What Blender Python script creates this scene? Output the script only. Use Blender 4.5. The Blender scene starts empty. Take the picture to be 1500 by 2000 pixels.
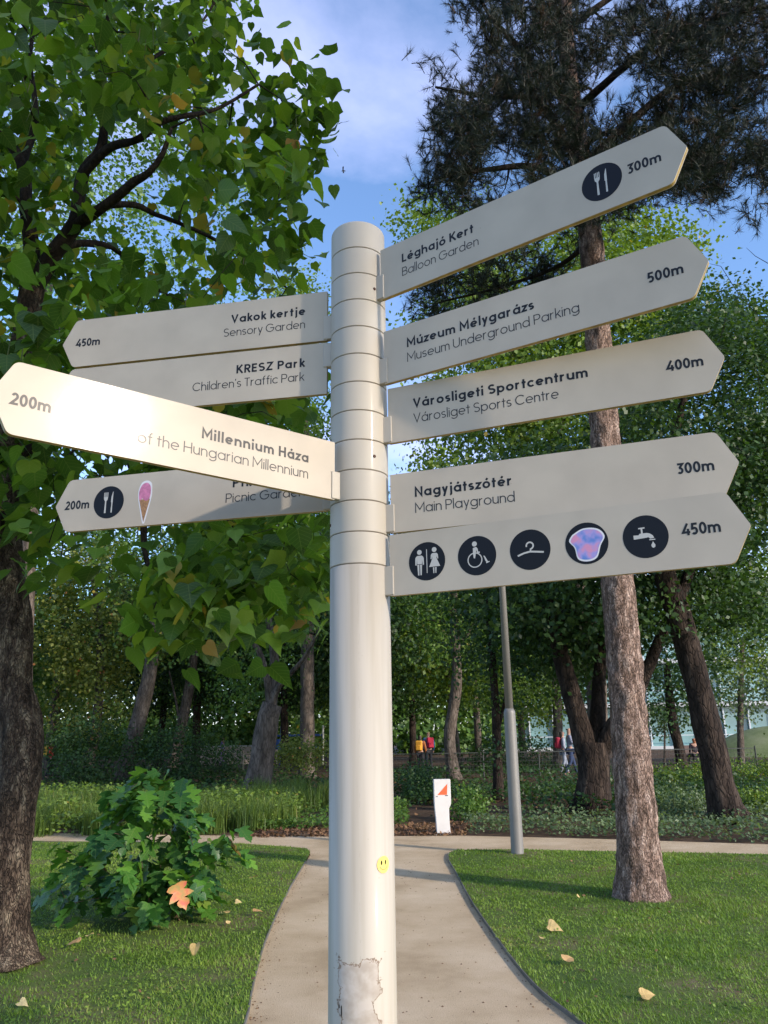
import bpy, bmesh, math, random
import numpy as np
from mathutils import Vector, Matrix, noise as mnoise

random.seed(7); RNG = np.random.default_rng(7)
SC = bpy.context.scene; COL = SC.collection
R = math.radians
# ------------------------------------------------------------------ camera
FPX, PITCH, ROLL = 1505.7, 0.2803, -0.0152
CAMZ = 1.6
_rt0 = np.array([1.0, 0, 0]); _up0 = np.array([0, -math.sin(PITCH), math.cos(PITCH)])
FW = np.array([0, math.cos(PITCH), math.sin(PITCH)])
RT = _rt0*math.cos(ROLL)+_up0*math.sin(ROLL); UP = -_rt0*math.sin(ROLL)+_up0*math.cos(ROLL)
cd = bpy.data.cameras.new('camera'); cam = bpy.data.objects.new('camera', cd); COL.objects.link(cam)
cam.matrix_world = Matrix(((RT[0], UP[0], -FW[0], 0), (RT[1], UP[1], -FW[1], 0), (RT[2], UP[2], -FW[2], CAMZ), (0, 0, 0, 1)))
cd.sensor_fit = 'VERTICAL'; cd.sensor_height = 36; cd.lens = FPX/2000*36
cd.clip_start = .05; cd.clip_end = 900
SC.camera = cam

def wp(u, v, Y):
    """the place in the park at distance Y that the camera sees at photograph pixel (u, v)"""
    D = FW+RT*(u-750)/FPX-UP*(v-1000)/FPX; t = Y/D[1]
    return np.array([D[0]*t, Y, CAMZ+D[2]*t])
def gp(u, v, z=0.0):
    D = FW+RT*(u-750)/FPX-UP*(v-1000)/FPX; t = (z-CAMZ)/D[2]
    return (D[0]*t, D[1]*t)

# ------------------------------------------------------------------ world, sun, exposure
CLOUD_OFFSET = (9.75, 3.15, 0.0)
SUN_AZ, SUN_EL = 125.5, 21.7           # clockwise from the view direction (+Y); elevation
SKY_STRENGTH, SUN_STRENGTH, EXPOSURE = 0.15, 2.0, 1.27
sdir = Vector((math.sin(R(SUN_AZ))*math.cos(R(SUN_EL)), math.cos(R(SUN_AZ))*math.cos(R(SUN_EL)), math.sin(R(SUN_EL))))
w = bpy.data.worlds.new('World'); SC.world = w; w.use_nodes = True
nt = w.node_tree; N = nt.nodes; LK = nt.links; N.clear()
out = N.new('ShaderNodeOutputWorld'); bg = N.new('ShaderNodeBackground'); sky = N.new('ShaderNodeTexSky')
sky.sky_type = 'NISHITA'; sky.sun_disc = False; sky.sun_elevation = R(SUN_EL); sky.sun_rotation = R(SUN_AZ)
sky.altitude = 100; sky.air_density = 1.0; sky.dust_density = 0.6; sky.ozone_density = 4.5
tc = N.new('ShaderNodeTexCoord')
sep = N.new('ShaderNodeSeparateXYZ'); LK.new(tc.outputs['Generated'], sep.inputs[0])
addz = N.new('ShaderNodeMath'); addz.operation = 'ADD'; addz.inputs[1].default_value = .22; LK.new(sep.outputs[2], addz.inputs[0])
dx = N.new('ShaderNodeMath'); dx.operation = 'DIVIDE'; LK.new(sep.outputs[0], dx.inputs[0]); LK.new(addz.outputs[0], dx.inputs[1])
dy = N.new('ShaderNodeMath'); dy.operation = 'DIVIDE'; LK.new(sep.outputs[1], dy.inputs[0]); LK.new(addz.outputs[0], dy.inputs[1])
cmb = N.new('ShaderNodeCombineXYZ'); LK.new(dx.outputs[0], cmb.inputs[0]); LK.new(dy.outputs[0], cmb.inputs[1])
cn = N.new('ShaderNodeTexNoise'); cn.inputs['Scale'].default_value = 1.5; cn.inputs['Detail'].default_value = 8; cn.inputs['Roughness'].default_value = .56
cn.inputs['Distortion'].default_value = .25
off = N.new('ShaderNodeVectorMath'); off.operation = 'ADD'; off.inputs[1].default_value = CLOUD_OFFSET; LK.new(cmb.outputs[0], off.inputs[0]); LK.new(off.outputs[0], cn.inputs['Vector'])
cr = N.new('ShaderNodeValToRGB'); cr.color_ramp.elements[0].position = .46; cr.color_ramp.elements[1].position = .70
cr.color_ramp.elements[0].color = (0.02, .02, .02, 1); cr.color_ramp.elements[1].color = (.7, .7, .7, 1)
LK.new(cn.outputs[0], cr.inputs[0])
mx = N.new('ShaderNodeMix'); mx.data_type = 'RGBA'; LK.new(cr.outputs[0], mx.inputs[0]); LK.new(sky.outputs[0], mx.inputs[6])
mx.inputs[7].default_value = (3.1, 3.25, 4.9, 1)
LK.new(mx.outputs[2], bg.inputs[0]); bg.inputs[1].default_value = SKY_STRENGTH
LK.new(bg.outputs[0], out.inputs[0])
sl = bpy.data.lights.new('sun', 'SUN'); so = bpy.data.objects.new('sun', sl); COL.objects.link(so)
sl.energy = SUN_STRENGTH; sl.angle = R(1.6); sl.color = (1.0, .87, .74)
so.rotation_euler = sdir.to_track_quat('Z', 'Y').to_euler(); so.location = (20, -15, 15)
vs = SC.view_settings; vs.view_transform = 'Standard'; vs.look = 'None'; vs.exposure = EXPOSURE; vs.gamma = 1; vs.use_curve_mapping = False
SC.cycles.max_bounces = 8; SC.cycles.transparent_max_bounces = 8; SC.cycles.use_denoising = True
SC.cycles.sample_clamp_indirect = 6

# ------------------------------------------------------------------ helpers
def tag(o, label=None, cat=None, group=None, kind=None):
    if label: o['label'] = label
    if cat: o['category'] = cat
    if group: o['group'] = group
    if kind: o['kind'] = kind
    return o
def empty(name, loc=(0, 0, 0), rz=0, **k):
    o = bpy.data.objects.new(name, None); COL.objects.link(o); o.location = loc; o.rotation_euler = (0, 0, rz)
    o.empty_display_size = .1
    return tag(o, **k)
def link(name, me, mat=None, parent=None, loc=None, smooth=False, **k):
    o = bpy.data.objects.new(name, me); COL.objects.link(o)
    if mat is not None:
        mats = mat if isinstance(mat, (list, tuple)) else [mat]
        if len(me.materials) == 0:
            for m in mats: me.materials.append(m)
    if parent is not None: o.parent = parent
    if loc is not None: o.location = loc
    if smooth: me.polygons.foreach_set('use_smooth', np.ones(len(me.polygons), bool))
    return tag(o, **k)
def npmesh(name, V, F, rnd=None, uv=None, mi=None):
    """V (n,3); F (m,k) with one k, or list of faces; rnd per vertex"""
    me = bpy.data.meshes.new(name)
    if isinstance(F, np.ndarray):
        m, k = F.shape
        me.vertices.add(len(V)); me.vertices.foreach_set('co', np.asarray(V, np.float32).ravel())
        me.loops.add(m*k); me.loops.foreach_set('vertex_index', F.astype(np.int32).ravel())
        me.polygons.add(m); me.polygons.foreach_set('loop_start', np.arange(0, m*k, k, dtype=np.int32))
        me.update(calc_edges=True)
    else:
        me.from_pydata([tuple(map(float, v)) for v in V], [], [tuple(int(i) for i in f) for f in F]); me.update()
    if rnd is not None:
        a = me.attributes.new('rnd', 'FLOAT', 'POINT'); a.data.foreach_set('value', np.asarray(rnd, np.float32))
    if uv is not None:
        a = me.attributes.new('luv', 'FLOAT_VECTOR', 'POINT'); a.data.foreach_set('vector', np.asarray(uv, np.float32).ravel())
    if mi is not None: me.polygons.foreach_set('material_index', np.asarray(mi, np.int32))
    return me
class MB:
    """collects shapes for one mesh"""
    def __init__(s): s.V = []; s.F = []; s.M = []
    def add(s, V, F, m=0):
        b = len(s.V); s.V += [tuple(map(float, v)) for v in V]; s.F += [tuple(i+b for i in f) for f in F]; s.M += [m]*len(F); return s
    def box(s, c, d, rz=0, m=0, bev=0):
        bm = bmesh.new(); bmesh.ops.create_cube(bm, size=1)
        for v in bm.verts: v.co = Vector((v.co.x*d[0], v.co.y*d[1], v.co.z*d[2]))
        if bev: bmesh.ops.bevel(bm, geom=bm.edges[:], offset=bev, segments=2, affect='EDGES', profile=.5)
        M_ = Matrix.Translation(c) @ Matrix.Rotation(rz, 4, 'Z'); bm.transform(M_); bm.verts.index_update()
        s.add([v.co for v in bm.verts], [[v.index for v in f.verts] for f in bm.faces], m); bm.free(); return s
    def tube(s, P, Rr, n=8, m=0, cap=True, gnarl=0, gs=4.0):
        V, F = tube_vf(P, Rr, n, cap, gnarl, gs); return s.add(V, F, m)
    def lathe(s, prof, n=24, c=(0, 0, 0), m=0):
        V = []; F = []
        for r_, z in prof:
            for i in range(n):
                a = 2*math.pi*i/n; V.append((c[0]+r_*math.cos(a), c[1]+r_*math.sin(a), c[2]+z))
        for j in range(len(prof)-1):
            for i in range(n): F.append((j*n+i, j*n+(i+1) % n, (j+1)*n+(i+1) % n, (j+1)*n+i))
        F.append(tuple(range(n-1, -1, -1))); F.append(tuple((len(prof)-1)*n+i for i in range(n)))
        return s.add(V, F, m)
    def build(s, name, mat, parent=None, smooth=False, loc=None, sharp=0, **k):
        me = npmesh(name, s.V, s.F, mi=s.M); o = link(name, me, mat, parent, loc, smooth, **k)
        if sharp: me.set_sharp_from_angle(angle=R(sharp))
        return o
def smooth_poly(P, Rr, step):
    """Catmull-Rom resample of a polyline with radii"""
    P = [np.asarray(p, float) for p in P]; out = []; ro = []
    for i in range(len(P)-1):
        p0 = P[max(i-1, 0)]; p1 = P[i]; p2 = P[i+1]; p3 = P[min(i+2, len(P)-1)]
        n = max(1, int(np.linalg.norm(p2-p1)/step))
        for k in range(n):
            t = k/n
            out.append(.5*((2*p1)+(-p0+p2)*t+(2*p0-5*p1+4*p2-p3)*t*t+(-p0+3*p1-3*p2+p3)*t**3)); ro.append(Rr[i]*(1-t)+Rr[i+1]*t)
    out.append(P[-1]); ro.append(Rr[-1]); return out, ro
def tube_vf(P, Rr, n=8, cap=True, gnarl=0, gs=4.0):
    P = np.asarray(P, float); V = []; F = []
    T = np.gradient(P, axis=0); T /= np.linalg.norm(T, axis=1)[:, None]+1e-9
    ref = np.array([0, 0, 1.0]) if abs(T[0][2]) < .8 else np.array([0, 1.0, 0])
    a = np.cross(ref, T[0]); a /= np.linalg.norm(a)
    for i, p in enumerate(P):
        a = a-T[i]*(a@T[i]); a /= np.linalg.norm(a)+1e-9; b = np.cross(T[i], a)
        for k in range(n):
            th = 2*math.pi*k/n; d = a*math.cos(th)+b*math.sin(th); r_ = Rr[i]
            if gnarl:
                q = p+d*r_; r_ *= 1+gnarl*mnoise.fractal(Vector((q[0]*gs, q[1]*gs, q[2]*gs*.45)), 1.0, 2.0, 3)
            V.append(p+d*r_)
    m = len(P)
    for i in range(m-1):
        for k in range(n): F.append((i*n+k, i*n+(k+1) % n, (i+1)*n+(k+1) % n, (i+1)*n+k))
    if cap: F.append(tuple(range(n-1, -1, -1))); F.append(tuple((m-1)*n+k for k in range(n)))
    return V, F
def unit(a): return a/(np.linalg.norm(a, axis=-1, keepdims=True)+1e-9)
def scatter(TV, TF, C, D, Nn, S, rnd=None, uv=None, flat=None):
    """copies of a template (y along D, z along Nn) at C scaled S -> mesh arrays"""
    C = np.asarray(C, float); k = len(TV); m = len(C)
    D = unit(D); X = unit(np.cross(D, Nn)); Z = np.cross(X, D)
    S = np.asarray(S, float).reshape(-1, 1, 1) if np.ndim(S) else S
    TV = np.asarray(TV, float)
    V = (TV[None, :, 0:1]*X[:, None]+TV[None, :, 1:2]*D[:, None]+TV[None, :, 2:3]*Z[:, None])*S+C[:, None]
    F = (np.asarray(TF)[None]+np.arange(m)[:, None, None]*k).reshape(-1, len(TF[0]))
    if rnd is None: rnd = RNG.random(m)
    return V.reshape(-1, 3), F, np.repeat(rnd, k), (np.tile(uv, (m, 1)) if uv is not None else None)

# ------------------------------------------------------------------ materials
def newmat(name):
    m = bpy.data.materials.new(name); m.use_nodes = True; n = m.node_tree.nodes; l = m.node_tree.links
    b = n['Principled BSDF']; return m, n, l, b
def hexc(r, g, b): return (r, g, b, 1)
def plain(name, c, rough=.6, metal=0, coat=0, crough=.115, var=0, vscale=8, bump=0, bscale=60, spec=.5):
    m, n, l, b = newmat(name); b.inputs['Base Color'].default_value = hexc(*c); b.inputs['Roughness'].default_value = rough
    b.inputs['Metallic'].default_value = metal; b.inputs['Coat Weight'].default_value = coat; b.inputs['Coat Roughness'].default_value = crough; b.inputs['Specular IOR Level'].default_value = spec
    t = n.new('ShaderNodeTexCoord')
    if var:
        no = n.new('ShaderNodeTexNoise'); no.inputs['Scale'].default_value = vscale; no.inputs['Detail'].default_value = 6; l.new(t.outputs['Object'], no.inputs[0])
        r_ = n.new('ShaderNodeValToRGB'); r_.color_ramp.elements[0].position = .3; r_.color_ramp.elements[1].position = .7
        r_.color_ramp.elements[0].color = hexc(*[x*(1-var) for x in c]); r_.color_ramp.elements[1].color = hexc(*[min(1, x*(1+var*.6)) for x in c])
        l.new(no.outputs[0], r_.inputs[0]); l.new(r_.outputs[0], b.inputs['Base Color'])
    if bump:
        no = n.new('ShaderNodeTexNoise'); no.inputs['Scale'].default_value = bscale; no.inputs['Detail'].default_value = 5; l.new(t.outputs['Object'], no.inputs[0])
        bu = n.new('ShaderNodeBump'); bu.inputs['Strength'].default_value = bump; bu.inputs['Distance'].default_value = .02; l.new(no.outputs[0], bu.inputs['Height']); l.new(bu.outputs[0], b.inputs['Normal'])
    return m
def leafmat(name, stops, trans=.35, rough=.45, objrand=False, veins=False, spec=.4, tcol=1.6):
    """stops: [(pos,(r,g,b))] over the leaf's own random value"""
    m, n, l, b = newmat(name)
    if objrand: s = n.new('ShaderNodeObjectInfo').outputs['Random']
    else:
        a = n.new('ShaderNodeAttribute'); a.attribute_name = 'rnd'; s = a.outputs['Fac']
    r_ = n.new('ShaderNodeValToRGB'); cr_ = r_.color_ramp
    while len(cr_.elements) < len(stops): cr_.elements.new(.5)
    for e, (p_, c) in zip(cr_.elements, stops): e.position = p_; e.color = hexc(*c)
    l.new(s, r_.inputs[0]); colr = r_.outputs[0]
    if veins:
        a2 = n.new('ShaderNodeAttribute'); a2.attribute_name = 'luv'; sx = n.new('ShaderNodeSeparateXYZ'); l.new(a2.outputs['Vector'], sx.inputs[0])
        ab = n.new('ShaderNodeMath'); ab.operation = 'ABSOLUTE'; l.new(sx.outputs[0], ab.inputs[0])
        k1 = n.new('ShaderNodeMath'); k1.operation = 'MULTIPLY_ADD'; k1.inputs[1].default_value = -.75; l.new(ab.outputs[0], k1.inputs[0]); l.new(sx.outputs[1], k1.inputs[2])
        wv = n.new('ShaderNodeMath'); wv.operation = 'MULTIPLY'; wv.inputs[1].default_value = 6.5; l.new(k1.outputs[0], wv.inputs[0])
        fr = n.new('ShaderNodeMath'); fr.operation = 'PINGPONG'; fr.inputs[1].default_value = .5; l.new(wv.outputs[0], fr.inputs[0])
        lt = n.new('ShaderNodeMath'); lt.operation = 'LESS_THAN'; lt.inputs[1].default_value = .05; l.new(fr.outputs[0], lt.inputs[0])
        l2 = n.new('ShaderNodeMath'); l2.operation = 'LESS_THAN'; l2.inputs[1].default_value = .013; l.new(ab.outputs[0], l2.inputs[0])
        mxx = n.new('ShaderNodeMath'); mxx.operation = 'MAXIMUM'; l.new(lt.outputs[0], mxx.inputs[0]); l.new(l2.outputs[0], mxx.inputs[1])
        mu = n.new('ShaderNodeMath'); mu.operation = 'MULTIPLY'; mu.inputs[1].default_value = .3; l.new(mxx.outputs[0], mu.inputs[0])
        mm = n.new('ShaderNodeMix'); mm.data_type = 'RGBA'; l.new(mu.outputs[0], mm.inputs[0]); l.new(colr, mm.inputs[6]); mm.inputs[7].default_value = (.22, .28, .09, 1)
        colr = mm.outputs[2]
    l.new(colr, b.inputs['Base Color']); b.inputs['Roughness'].default_value = rough; b.inputs['Specular IOR Level'].default_value = spec
    if trans:
        tr = n.new('ShaderNodeBsdfTranslucent'); hs = n.new('ShaderNodeMix'); hs.data_type = 'RGBA'; hs.blend_type = 'MULTIPLY'; hs.inputs[0].default_value = 1
        l.new(colr, hs.inputs[6]); hs.inputs[7].default_value = (tcol*1.15, tcol*1.1, tcol*.35, 1); l.new(hs.outputs[2], tr.inputs[0])
        ms = n.new('ShaderNodeMixShader'); ms.inputs[0].default_value = trans; l.new(b.outputs[0], ms.inputs[1]); l.new(tr.outputs[0], ms.inputs[2])
        l.new(ms.outputs[0], n['Material Output'].inputs[0])
    return m
def barkmat(name, c0, c1, c2, scale=6, stretch=.25, plate=0, bump=.9):
    m, n, l, b = newmat(name); b.inputs['Roughness'].default_value = .9; b.inputs['Specular IOR Level'].default_value = .2
    t = n.new('ShaderNodeTexCoord'); mp = n.new('ShaderNodeMapping'); mp.inputs['Scale'].default_value = (1, 1, stretch); l.new(t.outputs['Object'], mp.inputs[0])
    no = n.new('ShaderNodeTexNoise'); no.inputs['Scale'].default_value = scale; no.inputs['Detail'].default_value = 9; no.inputs['Roughness'].default_value = .7; l.new(mp.outputs[0], no.inputs[0])
    r_ = n.new('ShaderNodeValToRGB'); e = r_.color_ramp.elements; e[0].position = .34; e[0].color = hexc(*c0); e[1].position = .68; e[1].color = hexc(*c2); q = e.new(.5); q.color = hexc(*c1)
    vo = n.new('ShaderNodeTexVoronoi'); vo.feature = 'DISTANCE_TO_EDGE'; vo.inputs['Scale'].default_value = scale*2.4 if not plate else plate
    nd = n.new('ShaderNodeTexNoise'); nd.inputs['Scale'].default_value = scale*1.5; l.new(mp.outputs[0], nd.inputs[0])
    mxv = n.new('ShaderNodeMix'); mxv.data_type = 'VECTOR'; mxv.inputs[0].default_value = .12; l.new(mp.outputs[0], mxv.inputs[4]); l.new(nd.outputs[1], mxv.inputs[5]); l.new(mxv.outputs[1], vo.inputs['Vector'])
    vr = n.new('ShaderNodeMapRange'); vr.inputs[1].default_value = -.10; vr.inputs[2].default_value = .14; l.new(vo.outputs[0], vr.inputs[0])
    l.new(no.outputs[0], r_.inputs[0])
    mc = n.new('ShaderNodeMix'); mc.data_type = 'RGBA'; l.new(vr.outputs[0], mc.inputs[0]); mc.inputs[6].default_value = hexc(*[x*.55 for x in c0]); l.new(r_.outputs[0], mc.inputs[7]); l.new(mc.outputs[2], b.inputs['Base Color'])
    ad = n.new('ShaderNodeMath'); ad.operation = 'ADD'; l.new(vr.outputs[0], ad.inputs[0]); l.new(no.outputs[0], ad.inputs[1])
    bu = n.new('ShaderNodeBump'); bu.inputs['Strength'].default_value = bump; bu.inputs['Distance'].default_value = .03; l.new(ad.outputs[0], bu.inputs['Height']); l.new(bu.outputs[0], b.inputs['Normal'])
    return m
M = {}
M['paint'] = plain('cream_paint', (.45, .405, .33), .58, coat=.06, var=.07, vscale=5)
M['ink'] = plain('black_print', (.006, .006, .006), .42, spec=.28, coat=.14, crough=.10)
M['greyink'] = plain('grey_print', (.028, .027, .027), .42, spec=.28, coat=.14, crough=.10)
M['disc'] = plain('dark_disc_print', (.004, .0045, .007), .45, spec=.22, coat=.05, crough=.10)
M['symbol'] = plain('white_print', (.50, .48, .43), .35)
M['edge'] = plain('ochre_edge', (.42, .29, .07), .6, var=.5, vscale=30)
M['screw'] = plain('rusty_screw', (.08, .04, .03), .5, metal=.6)
M['gap'] = plain('joint_rubber', (.16, .13, .10), .8)
M['catbark'] = barkmat('catalpa_bark', (0.024, 0.016, 0.011), (0.101, 0.070, 0.049), (0.324, 0.257, 0.176), 13, .34, plate=46, bump=1.0)
M['branch'] = barkmat('branch_bark', (.012, .009, .007), (.03, .022, .017), (.06, .048, .036), 10, .4, bump=.5)
M['pinebark'] = barkmat('pine_bark', (0.068, 0.046, 0.034), (0.315, 0.212, 0.164), (0.628, 0.478, 0.396), 17, .30, plate=38, bump=1.0)
M['darkbark'] = barkmat('dark_bark', (.012, .009, .007), (.04, .028, .022), (.09, .066, .05), 6, .3)
M['greybark'] = barkmat('grey_bark', (.05, .04, .032), (.13, .105, .085), (.22, .18, .15), 5, .3, bump=.5)
CATSTOPS = [(0, (0.033, 0.073, 0.014)), (.35, (0.059, 0.124, 0.019)), (.62, (0.088, 0.177, 0.024)), (.86, (0.136, 0.236, 0.028)), (.955, (0.177, 0.248, 0.035)), (.985, (0.283, 0.201, 0.035)), (1, (0.260, 0.153, 0.047))]
M['catleaf'] = leafmat('catalpa_leaf', CATSTOPS, .45, .42, objrand=True, veins=True, tcol=1.9)
M['catleaf2'] = leafmat('catalpa_leaf_far', CATSTOPS, .45, .42, veins=True, tcol=1.9)
M['pod'] = leafmat('seed_pod', [(0, (.09, .13, .03)), (.6, (.14, .17, .05)), (1, (.12, .07, .03))], .1)
M['needle'] = leafmat('pine_needle', [(0, (0.0074, 0.0149, 0.0074)), (.6, (0.0136, 0.0248, 0.0112)), (.93, (0.0217, 0.0341, 0.0136)), (1, (0.0558, 0.0310, 0.0124))], .12, .5)
M['oak_leaf'] = leafmat('hydrangea_leaf', [(0, (0.022, 0.088, 0.030)), (.4, (0.044, 0.138, 0.025)), (.75, (0.081, 0.213, 0.025)), (.95, (0.138, 0.300, 0.037)), (1, (0.163, 0.100, 0.025))], .3, .42, objrand=True, veins=True)
def fol(name, dark, mid, light, odd, trans=.3):
    return leafmat(name, [(0, dark), (.35, mid), (.8, light), (.96, light), (1, odd)], trans, .5)
M['fdark'] = fol('foliage_dark', (0.014, 0.037, 0.014), (0.030, 0.075, 0.019), (0.061, 0.121, 0.027), (0.095, 0.149, 0.040))
M['fmid'] = fol('foliage_mid', (0.031, 0.078, 0.017), (0.069, 0.147, 0.025), (0.129, 0.224, 0.038), (0.259, 0.207, 0.034))
M['fyel'] = fol('foliage_yellow', (0.053, 0.105, 0.018), (0.112, 0.188, 0.027), (0.195, 0.285, 0.042), (0.300, 0.225, 0.045))
M['faut'] = fol('foliage_autumn', (0.061, 0.101, 0.024), (0.142, 0.193, 0.036), (0.284, 0.304, 0.061), (0.527, 0.223, 0.081))
M['fgrey'] = fol('foliage_grey', (0.044, 0.078, 0.038), (0.095, 0.147, 0.069), (0.155, 0.224, 0.103), (0.207, 0.241, 0.138))
M['grass'] = leafmat('grass_blade', [(0, (.085, .16, .020)), (.5, (.15, .25, .032)), (.9, (.24, .34, .055)), (.97, (.28, .28, .09)), (1, (.38, .32, .16))], .3, .5)
M['reed'] = leafmat('tall_grass_blade', [(0, (0.045, 0.090, 0.021)), (.5, (0.098, 0.165, 0.030)), (.85, (0.180, 0.240, 0.045)), (1, (0.330, 0.240, 0.090))], .3, .5)
M['litter'] = leafmat('leaf_litter', [(0, (.07, .035, .02)), (.5, (.16, .085, .045)), (1, (.28, .17, .08))], .1, .8)
M['dryleaf'] = leafmat('fallen_leaf', [(0, (.55, .38, .15)), (.5, (.68, .54, .27)), (1, (.48, .28, .12))], .2, .6, objrand=True)

def groundmat(name, cols, scale, fine=120, bump=.4, spots=None):
    m, n, l, b = newmat(name); b.inputs['Roughness'].default_value = .95; b.inputs['Specular IOR Level'].default_value = .15
    t = n.new('ShaderNodeTexCoord')
    a = n.new('ShaderNodeTexNoise'); a.inputs['Scale'].default_value = scale; a.inputs['Detail'].default_value = 8; a.inputs['Roughness'].default_value = .62; l.new(t.outputs['Object'], a.inputs[0])
    f = n.new('ShaderNodeTexNoise'); f.inputs['Scale'].default_value = fine; f.inputs['Detail'].default_value = 4; l.new(t.outputs['Object'], f.inputs[0])
    r_ = n.new('ShaderNodeValToRGB'); e = r_.color_ramp.elements; e[0].position = .33; e[0].color = hexc(*cols[0]); e[1].position = .67; e[1].color = hexc(*cols[2]); q = e.new(.5); q.color = hexc(*cols[1])
    l.new(a.outputs[0], r_.inputs[0])
    mm = n.new('ShaderNodeMix'); mm.data_type = 'RGBA'; mm.blend_type = 'OVERLAY'; mm.inputs[0].default_value = .75; l.new(r_.outputs[0], mm.inputs[6]); l.new(f.outputs[0], mm.inputs[7])
    colr = mm.outputs[2]
    if spots:
        v = n.new('ShaderNodeTexVoronoi'); v.inputs['Scale'].default_value = spots[0]; l.new(t.outputs['Object'], v.inputs['Vector'])
        lt = n.new('ShaderNodeMath'); lt.operation = 'LESS_THAN'; lt.inputs[1].default_value = spots[1]; l.new(v.outputs['Distance'], lt.inputs[0])
        m2 = n.new('ShaderNodeMix'); m2.data_type = 'RGBA'; l.new(lt.outputs[0], m2.inputs[0]); l.new(colr, m2.inputs[6]); m2.inputs[7].default_value = hexc(*spots[2]); colr = m2.outputs[2]
    l.new(colr, b.inputs['Base Color'])
    bu = n.new('ShaderNodeBump'); bu.inputs['Strength'].default_value = bump; bu.inputs['Distance'].default_value = .01; l.new(f.outputs[0], bu.inputs['Height']); l.new(bu.outputs[0], b.inputs['Normal'])
    return m
M['gravel'] = groundmat('sand_path', [(.40, .295, .175), (.54, .41, .26), (.64, .50, .335)], .9, 210, .7, spots=(42, .10, (.20, .15, .11)))
M['turf'] = groundmat('turf_soil', [(.06, .10, .022), (.09, .13, .03), (.17, .13, .075)], 1.3, 90)
M['soil'] = groundmat('bed_soil', [(.045, .030, .020), (.085, .055, .035), (.13, .085, .055)], 1.7, 70)
M['baresoil'] = groundmat('bare_soil', [(.06, .042, .028), (.09, .065, .042), (.12, .09, .06)], 5, 120)

# =================================================================== the ground
def sheet(name, pts, z, mat, kind='structure'):
    bm = bmesh.new(); vs_ = [bm.verts.new((p[0], p[1], z)) for p in pts]; f = bm.faces.new(vs_)
    if f.normal.z < 0: bmesh.ops.reverse_faces(bm, faces=[f])
    bmesh.ops.triangulate(bm, faces=bm.faces[:]); me = bpy.data.meshes.new(name); bm.to_mesh(me); bm.free()
    return link(name, me, mat, kind=kind)
sheet('ground', [(-400, -60), (400, -60), (400, 600), (-400, 600)], -.012, M['soil'])
FL = [gp(-900, 1622), gp(70, 1627), gp(350, 1631), gp(640, 1634), gp(900, 1632), gp(1150, 1638), gp(1500, 1649), gp(2400, 1680)]
FL = [(-40, FL[0][1])]+FL+[(40, FL[-1][1])]
LE = [gp(480, 2000), gp(492, 1940), gp(512, 1860), gp(540, 1790), gp(570, 1730), gp(597, 1685), gp(606, 1668), gp(600, 1660), gp(520, 1654), gp(460, 1650), gp(70, 1645), gp(-900, 1640)]
RE = [gp(1130, 2000), gp(1060, 1945), gp(1010, 1890), gp(960, 1822), gp(920, 1762), gp(888, 1702), gp(876, 1682), gp(878, 1668), gp(893, 1663), gp(1000, 1662), gp(1500, 1672), gp(2400, 1690)]
LEFT = [(-.75, -8), (-.78, 2), (-.80, 4)]+LE+[(-40, LE[-1][1])]
RIGHT = [(1.9, -8), (1.62, 2), (1.25, 4.1)]+RE+[(40, RE[-1][1])]
sheet('path', [(-.75, -8), (-.78, 2), (-.80, 4)]+LE+[(-40, LE[-1][1])]+[(p[0], p[1]) for p in FL]+[(40, RE[-1][1])]+RE[::-1]+[(1.25, 4.1), (1.62, 2), (1.9, -8)], 0.0, M['gravel'])
LAWN_L = LEFT+[(-40, -8)]; LAWN_R = RIGHT+[(40, -8)]
sheet('lawn', LAWN_L, .022, M['turf']); sheet('lawn', LAWN_R, .022, M['turf'])
def strip(pts, name, w_, z0, z1, mat, label):
    mb = MB(); P = [np.array(p) for p in pts]
    V = []
    for i, p in enumerate(P):
        t = P[min(i+1, len(P)-1)]-P[max(i-1, 0)]; t = t/np.linalg.norm(t); n_ = np.array([-t[1], t[0]])*w_/2
        V += [(*(p-n_), z0), (*(p+n_), z0), (*(p+n_), z1), (*(p-n_), z1)]
    F = []
    for i in range(len(P)-1):
        a = 4*i; b = a+4
        for k in range(4): F.append((a+k, a+(k+1) % 4, b+(k+1) % 4, b+k))
    F += [(0, 1, 2, 3), (4*len(P)-1, 4*len(P)-2, 4*len(P)-3, 4*len(P)-4)]
    mb.add(V, F); return mb.build(name, mat, label=label, cat='lawn edging')
M['edging'] = plain('grey_edging', (.15, .14, .12), .7, var=.4, vscale=3)
def fine(pts):
    o, _ = smooth_poly([np.array([p[0], p[1], 0]) for p in pts], [0]*len(pts), .15); return [(q[0], q[1]) for q in o]
strip(fine(RIGHT[1:11]), 'edging_strip', .008, -.01, .028, M['edging'], 'thin grey edging strip curving along the right lawn beside the path')
strip(fine(LEFT[1:9]), 'edging_strip', .010, -.01, .026, M['edging'], 'thin grey edging strip along the left lawn beside the path')

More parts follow.
